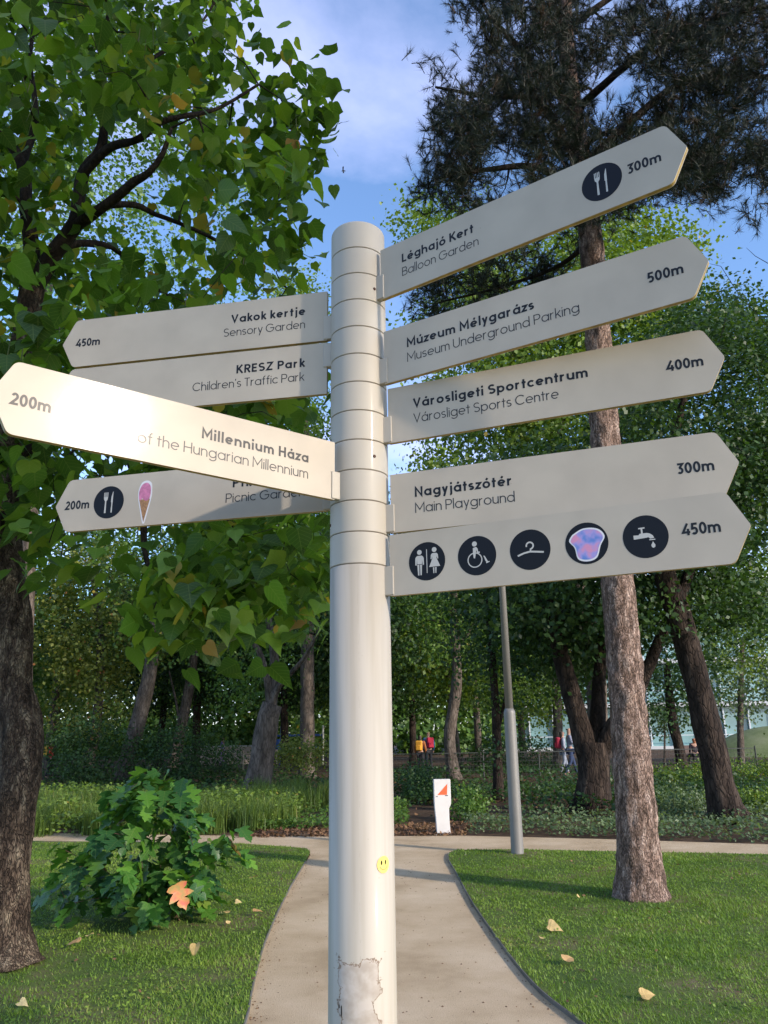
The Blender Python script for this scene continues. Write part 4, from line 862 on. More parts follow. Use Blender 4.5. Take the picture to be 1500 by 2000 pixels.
# ------------------------------------------------------------------- the wood behind
def blobs(lst, g, shell=.4):
    return np.vstack([ellipsoid_pts(c, r_, n_, g, shell) for c, r_, n_ in lst])
g = np.random.default_rng(50)
def px_el(u0, u1, v0, v1, Y0, Y1, n_):
    """cluster points in a box of the park seen between those image bounds"""
    k = []; 
    for _ in range(n_):
        a = g.random()*6.283; r1 = math.sqrt(g.random()); k.append(wp((u0+u1)/2+(u1-u0)/2*r1*math.cos(a), (v0+v1)/2+(v1-v0)/2*r1*math.sin(a), g.uniform(Y0, Y1)))
    return np.array(k)
# broad dark tree with a three-way fork
tree('forked_tree', 'broad dark tree forking low into several limbs, behind the cross path near the pine', [wp(1160, 1585, 17.), wp(1160, 1520, 17.), wp(1157, 1450, 17.)], [.36, .33, .33],
 [limb([(1150, 1480, 17.), (1128, 1400, 17.), (1098, 1290, 17.), (1076, 1200, 16.9), (1048, 1110, 16.8), (1010, 1000, 16.6)], .25, .09), limb([(1162, 1470, 17.), (1168, 1400, 17.2), (1172, 1300, 17.4), (1190, 1150, 17.6), (1200, 1000, 17.8)], .20, .07),
  limb([(1168, 1480, 17.), (1200, 1415, 16.8), (1236, 1370, 16.6), (1280, 1270, 16.4), (1318, 1180, 16.2), (1370, 1080, 16.)], .20, .07), limb([(1088, 1240, 17.), (1110, 1180, 17.5), (1118, 1100, 18.), (1110, 980, 18.3)], .14, .05)],
 np.vstack([px_el(860, 1420, 880, 1260, 14.5, 20, 190), px_el(1000, 1250, 1180, 1330, 17.5, 20.5, 26)]), M['fdark'], M['darkbark'], per=150, sig=.45, size=.12, seed=61, n_=20)
tree('leaning_tree', 'dark tree leaning to the left at the right edge, rising from the ground cover', [wp(1428, 1608, 14.8), wp(1405, 1530, 14.8), wp(1386, 1440, 14.8), wp(1355, 1310, 14.8), wp(1322, 1190, 14.8), wp(1292, 1100, 14.7), wp(1265, 960, 14.6)], [.29, .265, .255, .24, .23, .21, .15],
 [limb([(1322, 1190, 14.8), (1352, 1100, 15.), (1400, 980, 15.2), (1440, 860, 15.4)], .12, .04), limb([(1285, 1060, 14.7), (1300, 930, 14.3), (1330, 800, 14.), (1360, 700, 13.8)], .14, .04), limb([(1265, 960, 14.6), (1200, 850, 14.9), (1120, 780, 15.2)], .13, .04)],
 np.vstack([px_el(1190, 1640, 600, 1080, 12.5, 18.5, 260), px_el(1300, 1420, 560, 700, 14, 17, 12), px_el(1240, 1500, 1060, 1260, 15, 19, 42)]), M['fdark'], M['darkbark'], per=200, sig=.40, size=.095, seed=62, n_=20)
tree('tall_tree', 'tall yellow-green tree behind the pine, its crown lit between the upper boards', [wp(1168, 1530, 24), wp(1160, 1300, 24), wp(1100, 1000, 24), wp(1070, 700, 24)], [.33, .3, .25, .12],
 [limb([(1060, 1000, 24), (980, 800, 23.5), (880, 640, 23)], .15, .05), limb([(1062, 900, 24), (1160, 700, 24), (1260, 560, 24)], .15, .05)],
 np.vstack([px_el(900, 1345, 430, 900, 20.5, 27, 250), px_el(775, 940, 380, 520, 21.5, 24.5, 22), px_el(790, 1050, 540, 1000, 21, 26, 70), px_el(1100, 1360, 420, 640, 22, 25, 55)]), M['fyel'], M['greybark'], per=130, sig=.50, size=.15, seed=63)
tree('fork_trunk_tree', 'tree with a pale lopped fork standing left of the signpost beyond the tall grass', [wp(502, 1556, 23.2), wp(512, 1480, 23.2), wp(524, 1400, 23.2), wp(532, 1375, 23.2)], [.40, .34, .32, .30],
 [limb([(528, 1390, 23.2), (522, 1330, 23.2), (505, 1270, 23.), (478, 1240, 22.8), (440, 1215, 22.6)], .13, .04), limb([(532, 1385, 23.2), (545, 1340, 23.), (590, 1290, 22.6), (632, 1215, 22.2)], .10, .04), limb([(530, 1385, 23.2), (536, 1290, 23.4), (520, 1180, 23.6), (510, 1060, 23.8)], .17, .06)],
 np.vstack([px_el(380, 660, 900, 1270, 21, 27, 80), px_el(430, 560, 1270, 1400, 24, 26, 12)]), M['fmid'], M['greybark'], per=90, sig=.5, size=.12, seed=64, n_=16)
tree('slender_tree', 'slender brown-trunked tree right behind the orange-marked stele', [wp(888, 1525, 28), wp(878, 1440, 28), wp(892, 1330, 28), wp(886, 1200, 28), wp(888, 1060, 28)], [.23, .2, .19, .16, .1], [limb([(888, 1270, 28), (925, 1220, 28), (960, 1140, 28)], .08, .03)],
 px_el(780, 1010, 950, 1300, 26, 31, 95), M['fmid'], M['greybark'], per=80, sig=.55, size=.14, seed=65)
tree('thin_tree', 'thin dark trunk left of the lamp post with leaves along it', [wp(974, 1565, 20), wp(972, 1480, 20), wp(966, 1350, 20), wp(955, 1200, 20), wp(948, 1050, 20)], [.13, .12, .10, .09, .06], [limb([(970, 1440, 20), (992, 1330, 20), (1000, 1210, 20)], .05, .02)],
 np.vstack([px_el(880, 1060, 1080, 1330, 19, 22.5, 50), px_el(950, 1010, 1330, 1480, 19.5, 21, 7)]), M['fdark'], M['darkbark'], per=80, sig=.42, size=.10, seed=66)
tree('leaning_pale_tree', 'pale grey trunk leaning to the right behind the big-leaved shrub', [wp(238, 1530, 29), wp(258, 1450, 29), wp(280, 1370, 29), wp(296, 1290, 29), wp(305, 1180, 29)], [.31, .29, .28, .25, .16], [limb([(296, 1300, 29), (330, 1200, 29), (380, 1100, 29)], .12, .04)],
 px_el(200, 480, 1000, 1270, 26, 33, 70), M['fmid'], M['greybark'], per=80, sig=.6, size=.15, seed=67)
tree('leaning_pale_tree', 'second pale trunk leaning right, a little farther than the one behind the shrub', [wp(338, 1500, 34), wp(352, 1430, 34), (wp(370, 1340, 34)), wp(382, 1250, 34)], [.26, .24, .22, .15], [limb([(352, 1430, 34), (346, 1380, 34), (330, 1310, 34)], .08, .03)],
 px_el(260, 500, 1050, 1260, 32, 37, 40), M['fdark'], M['greybark'], per=80, sig=.7, size=.17, seed=68)
tree('autumn_tree', 'bushy tree with yellow and reddish leaves between the catalpa trunk and the signpost', [wp(170, 1500, 33), wp(190, 1400, 33), wp(196, 1250, 33), wp(180, 1120, 33)], [.24, .2, .17, .1], [],
 np.vstack([px_el(60, 330, 1070, 1330, 30, 36, 120), px_el(90, 260, 1300, 1440, 31, 34, 18)]), M['faut'], M['greybark'], per=110, sig=.55, size=.15, seed=69)
tree('sunlit_tree', 'tree with a sunlit pinkish trunk left of the forked tree', [wp(1090, 1515, 33), wp(1090, 1430, 33), wp(1086, 1330, 33), wp(1080, 1200, 33)], [.22, .2, .18, .1], [], np.vstack([px_el(960, 1120, 1150, 1400, 31, 36, 60), px_el(1010, 1110, 1330, 1420, 32, 34, 12)]), M['fyel'], M['greybark'], per=90, sig=.5, size=.14, seed=70)
tree('dark_tree', 'dark slim tree between the pine and the leaning tree', [wp(1336, 1512, 31), wp(1326, 1460, 31), wp(1312, 1400, 31), wp(1302, 1300, 31)], [.24, .2, .2, .12], [], px_el(1240, 1400, 1200, 1420, 29, 34, 55), M['fdark'], M['darkbark'], per=90, sig=.5, size=.14, seed=71)
tree('far_right_tree', 'grey-green tree at the far right in front of the glass building', [wp(1448, 1500, 38), wp(1446, 1400, 38), wp(1450, 1250, 38)], [.17, .15, .1], [], np.vstack([px_el(1380, 1560, 1150, 1400, 36, 42, 70)]), M['fgrey'], M['greybark'], per=90, sig=.6, size=.16, seed=72)
tree('bright_tree', 'yellowish tree at the right edge beside the leaning trunk', [wp(1560, 1520, 30), wp(1550, 1350, 30), wp(1540, 1150, 30)], [.2, .18, .1], [], px_el(1370, 1640, 1060, 1330, 27, 33, 90), M['fyel'], M['greybark'], per=100, sig=.55, size=.13, seed=73)
tree('young_tree', 'small round young tree with a thin stem near the glass building', [wp(1298, 1510, 40), wp(1298, 1400, 40)], [.06, .04], [], px_el(1262, 1332, 1365, 1440, 39, 41, 16), M['fgrey'], M['greybark'], per=70, sig=.3, size=.14, seed=74)
tree('bright_top_tree', 'pale yellow-green treetop seen between the catalpa and the signpost', [wp(600, 1520, 30), wp(600, 1200, 30), wp(596, 800, 30)], [.28, .25, .12], [], np.vstack([px_el(520, 625, 535, 760, 28, 32, 60), px_el(500, 700, 720, 1150, 27, 33, 110)]), M['fyel'], M['greybark'], per=90, sig=.55, size=.15, seed=75)
tree('left_rear_tree', 'grey-green tree showing behind the catalpa branches at the left', [wp(40, 1500, 26), wp(60, 1000, 26), wp(100, 500, 26)], [.3, .25, .12], [], np.vstack([px_el(-200, 460, -50, 900, 18, 26, 230)]), M['fmid'], M['greybark'], per=110, sig=.6, size=.16, seed=76)
# more trunks further in, made once per kind and copied
def far_kind(seed, leafm, bark, h, rad, n_):
    gg = np.random.default_rng(seed); n_ = int(n_*1.7); tr = [np.array([0, 0, 0.]), np.array([gg.normal()*.2, 0, h*.35]), np.array([gg.normal()*.5, gg.normal()*.4, h*.8])]
    c = ellipsoid_pts((0, 0, h*.62), (rad, rad, h*.42), n_, gg, .35)
    return tree('wood_tree', None, tr, [.23, .17, .06], [], c, leafm, bark, per=100, sig=.62, size=.21, seed=seed, group='trees deep in the wood')
KN = [far_kind(80, M['fdark'], M['darkbark'], 12, 3.6, 60), far_kind(81, M['fmid'], M['greybark'], 14, 4.0, 70), far_kind(82, M['fyel'], M['greybark'], 11, 3.4, 55)]
SPOT = [(-16, 38, 1, 0.), (-12.5, 44, 0, 1.), (-9.5, 40, 0, 2.), (-6.5, 45, 1, 3.), (-4.8, 38, 0, 4.), (-2.2, 42, 1, 5.), (-.6, 35, 0, .5), (1.4, 44, 0, 1.5), (3.2, 37, 2, 2.5), (5.2, 46, 1, 3.5), (8.4, 50, 2, 4.5), (-20, 48, 2, 5.5), (-24, 40, 0, .2), (-14, 54, 2, 1.2), (-3.5, 56, 2, 2.2), (11.5, 47, 0, 3.2), (26, 36, 0, 5.2), (-17.5, 30, 0, 1.9)]
lab = {0: 'dark-leaved tree', 1: 'mid-green tree', 2: 'light-leaved tree'}
used = set()
def place_tree(k, x, y, a, label, s=1.0):
    r_ = KN[k]
    if k in used:
        c = r_.copy(); COL.objects.link(c)
        for ch in r_.children: q = ch.copy(); COL.objects.link(q); q.parent = c
        r_ = c
    used.add(k); r_.location = (x, y, 0); r_.rotation_euler = (0, 0, a); r_.scale = (s, s, s*(.9+.2*random.random())); r_['label'] = label
    return r_
MARKS = [(-900, 'the left picture edge'), (40, 'the catalpa trunk'), (190, 'the autumn tree'), (270, 'the leaning pale trunk'), (360, 'the second pale trunk'), (510, 'the lopped fork tree'), (700, 'the signpost'), (885, 'the slender tree'), (1000, 'the lamp post'), (1150, 'the forked tree'), (1240, 'the pine trunk'), (1400, 'the leaning dark tree'), (2600, 'the right picture edge')]
seen_ = {}
for x, y, k, a in sorted(SPOT, key=lambda t: t[1]):
    u_ = 750+FPX*(x*RT[0]+y*RT[1]-1.6*RT[2])/(y*FW[1])
    i_ = max(j for j in range(len(MARKS)-1) if MARKS[j][0] <= u_); b_ = lab[k]+' deep in the wood between %s and %s' % (MARKS[i_][1], MARKS[i_+1][1]); seen_[b_] = seen_.get(b_, 0)+1
    l_ = b_ if seen_[b_] == 1 else b_.replace('deep in', ['', 'farther back in', 'farthest back in', 'behind the others in'][min(seen_[b_]-1, 3)])
    place_tree(k, x, y, a, l_.replace(' picture edge', ' edge'), .9+.25*random.random())
# tall trees standing behind the photographer, between the place and the low sun
def shade_tree(h0, h1, rad, n_, seed):
    gg = np.random.default_rng(seed); tr = [np.array([0, 0, 0.]), np.array([.1, 0, h0*.6]), np.array([0, .2, h1*.8])]
    z_ = h0+(h1-h0)*gg.random(n_)**1.6; q_ = rad*np.sqrt(gg.random(n_))*np.sqrt(np.clip(1-((z_-h0)/(h1-h0))**2, .05, 1)); a_ = gg.random(n_)*6.283; c = np.stack([q_*np.cos(a_), q_*np.sin(a_), z_], 1)
    return tree('park_tree', None, tr, [.3, .24, .08], [], c, M['fmid'], M['greybark'], per=60, sig=.5, size=.32, seed=seed, group='tall park trees behind the viewpoint')
sd0 = np.array([math.sin(R(SUN_AZ)), math.cos(R(SUN_AZ))]); pp0 = np.array([-sd0[1], sd0[0]])
for j, (D_, s_, h0, h1, rad) in enumerate([(13.5, -6.5, 9.6, 17, 3.6), (14.5, 1.2, 10.4, 18, 3.9)]):
    q = np.array([XP, DP])+sd0*D_+pp0*s_
    o = shade_tree(h0, h1, rad, 190, 200+j); o.location = (q[0], q[1], 0); o['label'] = 'tall park tree behind the viewpoint, ' + ['its crown shading the near lawn', 'its crown shading the upper boards', 'its crown shading the pine top', 'its crown shading the wood'][j]
# bushes under the trees
def bush(name, label, u0, u1, v0, v1, Y0, Y1, n_, leafm, per=80, sig=.22, size=.07, seed=1, cat='shrub', base=None):
    gg = np.random.default_rng(seed); c = px_el(u0, u1, v0, v1, Y0, Y1, n_); Ym = (Y0+Y1)/2; b0 = np.array([wp((u0+u1)/2, 1500, Ym)[0], Ym, 0]); c[:, 2] = np.maximum(c[:, 2], .15)
    o = empty(name, tuple(b0), label=label, cat=cat); stems = []
    tw = grow([(b0+[gg.normal()*.15, gg.normal()*.15, z], .04) for z in (0, .1, .2)], c, .02, seed=seed); mb = MB()
    for p_, r_ in tw: mb.tube([p-b0 for p in p_], r_, 4, cap=False)
    q = mb.build('stems', M['branch'], o); q['kind'] = 'stuff'
    me = crown_mesh('crown', c-b0, per, sig, size, gg, ctr=(0, 0, .5)); link('crown', me, leafm, o, kind='stuff'); return o
bush('dark_shrub', 'large dark evergreen shrub behind the big-leaved shrub, beside the red figure', 100, 250, 1400, 1535, 25, 28, 75, M['fdark'], sig=.3, size=.09, seed=90)
bush('dark_shrub', 'dark evergreen shrub just left of the lopped fork tree', 250, 470, 1425, 1535, 26, 29, 80, M['fdark'], sig=.3, size=.09, seed=91)
bush('autumn_shrub', 'loose yellow and rusty shrub right of the lopped fork tree', 540, 638, 1432, 1500, 24.5, 26, 34, M['faut'], sig=.22, size=.08, seed=92)
bush('dark_shrub', 'dark shrub at the foot of the thin tree left of the lamp post', 770, 870, 1500, 1570, 19, 21.5, 34, M['fdark'], sig=.22, size=.07, seed=93)
bush('green_shrub', 'fresh green shrub right beside the marked stele', 886, 945, 1545, 1600, 15.2, 16.2, 22, M['fmid'], sig=.13, size=.055, seed=94)
bush('dark_shrub', 'dark bush behind the slender trunk beyond the fence', 905, 1075, 1440, 1515, 34, 37, 50, M['fdark'], sig=.32, size=.10, seed=95)
bush('green_shrub', 'blue-green shrub between the pine and the leaning tree', 1270, 1365, 1535, 1615, 15.5, 17.5, 40, M['fgrey'], sig=.18, size=.06, seed=96)
bush('green_shrub', 'yellow-green shrub behind the foot of the leaning tree', 1440, 1560, 1570, 1615, 16, 18, 30, M['fyel'], sig=.16, size=.06, seed=97)
def hedge(u0, u1, Y, h, label, mat, seed):
    gg = np.random.default_rng(seed); a = wp(u0, 1540, Y)[0]; b = wp(u1, 1540, Y)[0]; n_ = int((b-a)*26); base = np.array([(a+b)/2, Y, 0])
    c = np.stack([gg.uniform(a, b, n_), Y+gg.uniform(-.5, .5, n_), gg.uniform(.08, h, n_)], 1)-base
    o = link('hedge', crown_mesh('hedge', c, 42, .13, .062, gg, ctr=(0, 0, 0)), mat, None, label=label, cat='hedge'); o.location = base; return o
hedge(1262, 1385, 22.5, .72, 'low leafy hedge between the pine and the leaning tree', M['fyel'], 101)
hedge(1425, 1700, 22.0, .78, 'low bright hedge at the right edge below the grassy mound', M['fyel'], 102)
# ground cover and tall grass beyond the cross path
def cover(name, label, poly, n_, h, size, mat, seed, cat='ground cover', den=None):
    gg = np.random.default_rng(seed); A = np.array(poly); lo, hi = A.min(0), A.max(0); P = lo+(hi-lo)*gg.random((n_, 2)); k = inside(P, poly)
    if den: k &= gg.random(n_) < np.clip(vnoise(P, den, seed)*1.9-.25, 0, 1)
    P = P[k]; m = len(P); hh = h*(.5+.8*vnoise(P, 1.3, seed+3))
    C = np.stack([P[:, 0], P[:, 1], gg.random(m)**.6*hh], 1); Nn = gg.normal(size=(m, 3))*.5+[0, -.2, .9]; D = gg.normal(size=(m, 3)); D[:, 2] *= .4
    rn = np.clip(.4*vnoise(P, 2.2, seed+1)+.55*gg.random(m)+(gg.random(m) > .985)*.5, 0, 1)
    V, F, r_, _ = scatter(DIA, DIAF, C, D, Nn, size*(.6+.8*gg.random(m)), rnd=rn)
    return link(name, npmesh(name, V, F, r_), mat, label=label, cat=cat, kind='stuff')
yR = 13.5
cover('ground_cover', 'low glossy ground cover along the far side of the cross path on the right', [(1.35, FL[5][1]+.25)]+[(p[0], p[1]+.12) for p in FL[6:]]+[(26, 15.5), (9, 15.9), (1.4, 15.6)], 62000, .24, .060, M['fgrey'], 110)
cover('ground_cover', 'thin fringe of low leaves spilling to the far edge of the cross path on the right', [(1.3, FL[5][1]+.10)]+[(p[0], p[1]+.03) for p in FL[6:]]+[(p[0], p[1]+1.1) for p in FL[6:]][::-1]+[(1.3, FL[5][1]+1.2)], 30000, .15, .055, M['fgrey'], 118)
cover('ground_cover', 'darker undergrowth under the trees on the right', [(.4, 15.8), (9, 16.2), (26, 15.8), (30, 24), (.4, 24)], 46000, .34, .085, M['fdark'], 111, den=.5)
cover('ground_cover', 'small-leaved ground cover left of the stele behind the signpost', [(-2.6, 14.3), (.35, 14.6), (.4, 17.5), (-3.4, 17.5)], 9000, .28, .060, M['fmid'], 112, den=.7)
cover('ground_cover', 'sparse undergrowth spreading under the wood', [(-30, 19), (26, 22), (30, 34), (-34, 34)], 42000, .40, .12, M['fdark'], 113, den=.35)
cover('leaf_litter', 'brown fallen leaves lying under the trees along the cross path', [(-2.5, 13.6), (1.2, 13.45), (1.6, 15.2), (-2.5, 15.0)], 5200, .03, .055, M['litter'], 114, cat='leaf litter')
cover('leaf_litter', 'brown fallen leaves strewn in the wood', [(-22, 16), (22, 16), (28, 30), (-28, 30)], 16000, .04, .09, M['litter'], 115, cat='leaf litter', den=.6)
def tallgrass(label, poly, n_, h, seed):
    gg = np.random.default_rng(seed); A = np.array(poly); lo, hi = A.min(0), A.max(0); cl = lo+(hi-lo)*gg.random((n_, 2)); cl = cl[inside(cl, poly)]; V = []; k = 70; m = len(cl)*k
    C = np.repeat(cl, k, 0)+gg.normal(size=(m, 2))*.11; az = gg.random(m)*6.283; L = h*(.6+.5*gg.random(m))*np.repeat(.75+.5*gg.random(len(cl)), k); bend = gg.uniform(.08, .5, m)*L
    dx_, dy_ = np.cos(az), np.sin(az); z = np.zeros(m); s = np.stack([-dy_, dx_, z], 1)*.0055
    b = np.stack([C[:, 0], C[:, 1], z-.01], 1); mid = b+np.stack([dx_*bend*.3, dy_*bend*.3, L*.6], 1); tip = b+np.stack([dx_*bend*1.2, dy_*bend*1.2, L*.95-bend*.25], 1)
    V = np.stack([b-s, b+s, mid+s*.8, mid-s*.8, tip], 1).reshape(-1, 3); i = np.arange(m)*5
    F = np.concatenate([np.stack([i, i+1, i+2], 1), np.stack([i, i+2, i+3], 1), np.stack([i+3, i+2, i+4], 1)])
    rn = np.repeat(np.clip(np.repeat(gg.random(len(cl)), k)*.45+gg.random(m)*.5, 0, 1), 5)
    return link('tall_grass', npmesh('tall_grass', V, F, rn), M['reed'], label=label, cat='ornamental grass', kind='stuff')
tallgrass('arching ornamental grass in a broad bed beyond the cross path on the left', [(-16, 14.5), (-5.5, 14.1), (-2.0, 14.3), (-1.6, 16.2), (-3.2, 20), (-16, 21)], 1000, .54, 120)
cover('low_planting', 'low mixed leafy plants growing among the tall grass on the left', [(-16, 14.4), (-5.5, 14.0), (-1.8, 14.2), (-1.6, 16.2), (-3.2, 21), (-16, 22)], 26000, .50, .075, M['fyel'], 121, den=.42)
tallgrass('clumps of arching grass behind the signpost and under the fork tree', [(-3, 17.5), (-.2, 17.2), (-.5, 22), (-3.5, 22)], 90, .62, 121)
# the wood closing the view
g = np.random.default_rng(130); nC = 2600
c = np.stack([g.uniform(-85, 9, nC), g.uniform(62, 74, nC), 13*g.random(nC)**1.3+.3], 1); c = c[vnoise(c[:, [0, 2]], .22, 7) > .12]
link('distant_wood', crown_mesh('distant_wood', c, 50, 1.1, .46, g, ctr=(0, 90, 5)), M['fmid'], label='distant wood closing the view behind all the trunks', cat='wood', kind='stuff')

# =================================================================== shrub with lobed leaves on the left lawn
hb = np.array([*gp(285, 1805), 0.0]); shrub = empty('hydrangea_shrub', tuple(hb), label='leafy shrub with big lobed leaves on the left lawn, one leaf turned orange', cat='shrub')
g = np.random.default_rng(140); hc = []
for i in range(56):
    a = g.uniform(0, 6.283); z = g.uniform(.14, 1.22); prof = .72*math.sin(min(1, .25+z/1.0)*math.pi*.62)*(1 if z < .95 else .62); r_ = prof*g.uniform(.45, 1.0)
    hc.append(hb+[r_*math.cos(a)*.95, r_*math.sin(a)*.80, z])
hc += [hb+[.80, -.1, .62], hb+[.72, -.15, .74], hb+[-.78, 0, .62], hb+[-.72, -.2, .34], hb+[-.60, -.25, .22], hb+[-.10, 0, 1.28], hb+[-.62, .1, .5]]
for i in range(12): a = g.uniform(0, 6.283); hc.append(hb+[.42*math.cos(a)*g.random(), .36*math.sin(a)*g.random(), g.uniform(.12, .5)])
hc_all = len(hc)
tw = grow([(hb+[g.normal()*.06, g.normal()*.05, z], .012) for z in (0, .05, .1)], hc, .008, jit=.3, tip=.003, seed=5)
M['redstem'] = plain('reddish_stem', (.09, .04, .03), .6)
mb = MB()
for p_, r_ in tw: mb.tube([p-hb for p in p_], r_, 6, cap=False)
o = mb.build('stems', M['redstem'], shrub, smooth=True); o['kind'] = 'stuff'
def oakleaf(k):
    lob = [(0, 0), (.12, -.02), (.30, .02), (.44, .14), (.36, .25), (.22, .31), (.40, .42), (.54, .60), (.38, .62), (.20, .60), (.26, .78), (.20, .90), (.10, .93), (0, 1.06)]
    if k: lob = [(0, 0), (.10, -.04), (.28, -.02), (.40, .10), (.46, .24), (.26, .30), (.36, .46), (.44, .64), (.28, .66), (.17, .66), (.22, .84), (.13, .95), (.07, .98), (0, 1.08)]
    z = lambda x, y: .22*abs(x)-.16*y*y+.03*math.sin(9*y)
    mid = [0, .3, .6, .85]; V = [(0, y, z(0, y)) for y in mid]; L = 4; n_ = len(lob)-2
    for s in (1, -1): V += [(s*x, y, z(x, y)) for x, y in lob[1:-1]]
    tip = len(V); V.append((0, lob[-1][1], z(0, 1.06))); att = [0, 0, 0, 1, 1, 1, 2, 2, 2, 2, 3, 3]; F = []
    for s in range(2):
        b = L+s*n_
        for i in range(n_-1):
            a0, a1 = att[i], att[i+1]; f = (a0, b+i, b+i+1); F.append(f if s == 0 else f[::-1])
            if a1 != a0: f = (a0, b+i+1, a1); F.append(f if s == 0 else f[::-1])
        f = (3, b+n_-1, tip); F.append(f if s == 0 else f[::-1])
    return npmesh('leaf', V, F, uv=[(v[0], v[1], 0) for v in V])
om = [oakleaf(0), oakleaf(1)]
for me in om: me.materials.append(M['oak_leaf']); me.polygons.foreach_set('use_smooth', np.ones(len(me.polygons), bool))
nl = 0
for c in hc:
    for i in range(4):
        if nl >= 292: break
        az = g.uniform(0, 6.283); out_ = unit((c-hb)*[1, 1, .2]); d = np.array([math.cos(az), math.sin(az), 0])*.6+out_*.8; d[2] = -g.uniform(.1, .85); nn = np.array([d[0]*.5, d[1]*.5, 1.0])+g.normal(size=3)*.3+[.1, -.25, 0]
        s = g.uniform(.12, .215); q = c+g.normal(size=3)*[.07, .07, .05]
        if q[2] < .16: q[2] = .16
        o = bpy.data.objects.new('leaf', om[nl % 2]); COL.objects.link(o); o.parent = shrub; o.matrix_local = frame(q-hb, d, nn, s); nl += 1
qc = []; qd = []; qn = []; qs = []
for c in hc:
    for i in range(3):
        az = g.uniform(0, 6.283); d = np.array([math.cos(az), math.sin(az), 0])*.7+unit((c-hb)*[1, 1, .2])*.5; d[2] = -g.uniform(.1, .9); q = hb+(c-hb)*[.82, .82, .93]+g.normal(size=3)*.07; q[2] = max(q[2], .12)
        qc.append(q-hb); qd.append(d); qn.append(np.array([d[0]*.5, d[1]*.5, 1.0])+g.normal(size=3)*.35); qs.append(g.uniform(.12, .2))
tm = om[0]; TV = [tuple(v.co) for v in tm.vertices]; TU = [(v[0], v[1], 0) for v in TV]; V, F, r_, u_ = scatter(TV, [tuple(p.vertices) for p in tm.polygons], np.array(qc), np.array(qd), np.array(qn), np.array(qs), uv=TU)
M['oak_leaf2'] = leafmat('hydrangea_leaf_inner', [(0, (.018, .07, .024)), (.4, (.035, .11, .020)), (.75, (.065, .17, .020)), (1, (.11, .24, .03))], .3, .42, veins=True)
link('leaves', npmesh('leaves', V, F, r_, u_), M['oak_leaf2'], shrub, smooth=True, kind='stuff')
def orange():
    m, n, l, b = newmat('orange_leaf'); t = n.new('ShaderNodeTexCoord'); no = n.new('ShaderNodeTexNoise'); no.inputs['Scale'].default_value = 2.2; l.new(t.outputs['Object'], no.inputs[0]); r_ = n.new('ShaderNodeValToRGB'); e = r_.color_ramp.elements
    e[0].position = .4; e[0].color = (.30, .20, .05, 1); e[1].position = .62; e[1].color = (.46, .09, .05, 1); q = e.new(.5); q.color = (.46, .18, .05, 1); l.new(no.outputs[0], r_.inputs[0]); l.new(r_.outputs[0], b.inputs['Base Color']); b.inputs['Roughness'].default_value = .5; return m
M['orange'] = orange()
q = wp(342, 1728, hb[1]-.78); me = om[0].copy(); me.materials.clear(); me.materials.append(M['orange'])
o = bpy.data.objects.new('leaf', me); COL.objects.link(o); o.parent = shrub; o.matrix_local = frame(q-hb, np.array([.55, -.3, -.75]), np.array([.3, -1, .75]), .20); o['label'] = 'orange and red lobed leaf hanging low'
# fallen leaves
fm = catleaf_tmpl(1); fme = npmesh('fallen_leaf', [(x, y-.5, z*1.6+.16+.5*x*x) for x, y, z in fm[0]], fm[1], uv=fm[2]); fme.materials.append(M['dryleaf'])
for (u, v, s, lb) in ((1085, 1815, .15, 'pale curled leaf on the right lawn, nearest the bend of the edging'), (1112, 1877, .14, 'brown crumpled leaf on the right lawn below the pale one'), (1266, 1945, .12, 'cream leaf on the right lawn in front of the bare patch'), (1056, 1836, .08, 'small yellow leaf standing on the right lawn beside the path'),
    (494, 1715, .10, 'cream leaf on the left lawn near the path corner'), (466, 1762, .08, 'small tan leaf on the left lawn right of the shrub'), (441, 1782, .10, 'curled tan leaf standing on edge right of the shrub'), (447, 1803, .06, 'tiny cream leaf just below the curled tan leaf'), (504, 1785, .11, 'brown leaf on the left lawn near the path edge'),
    (140, 1848, .15, 'orange-tan leaf lying between the catalpa trunk and the shrub'), (178, 1828, .10, 'tan leaf standing in the bare soil under the shrub'), (381, 1860, .13, 'long dry leaf on the lawn in front of the shrub'), (46, 1962, .09, 'small tan leaf in the near left corner of the lawn'),
    (118, 1768, .07, 'faded leaf on the lawn left of the shrub'), (345, 1793, .06, 'dark red dry leaf under the orange leaf'), (1130, 1752, .05, 'tiny dry leaf near the pine shadow'), (908, 1663+8, .05, 'tiny dry leaf at the rounded lawn corner')):
    s *= .74; x, y = gp(u, v, .045); o = bpy.data.objects.new('fallen_leaf', fme); COL.objects.link(o); o.matrix_world = Matrix.Translation((x, y, .045+.02*random.random())) @ Matrix.Rotation(random.uniform(.2, .75), 4, 'X') @ Matrix.Rotation(random.uniform(-.4, .4), 4, 'Y') @ Matrix.Rotation(random.uniform(0, 6.28), 4, 'Z') @ Matrix.Scale(s, 4)
    tag(o, lb, 'fallen leaf', 'fallen leaves on the lawns')

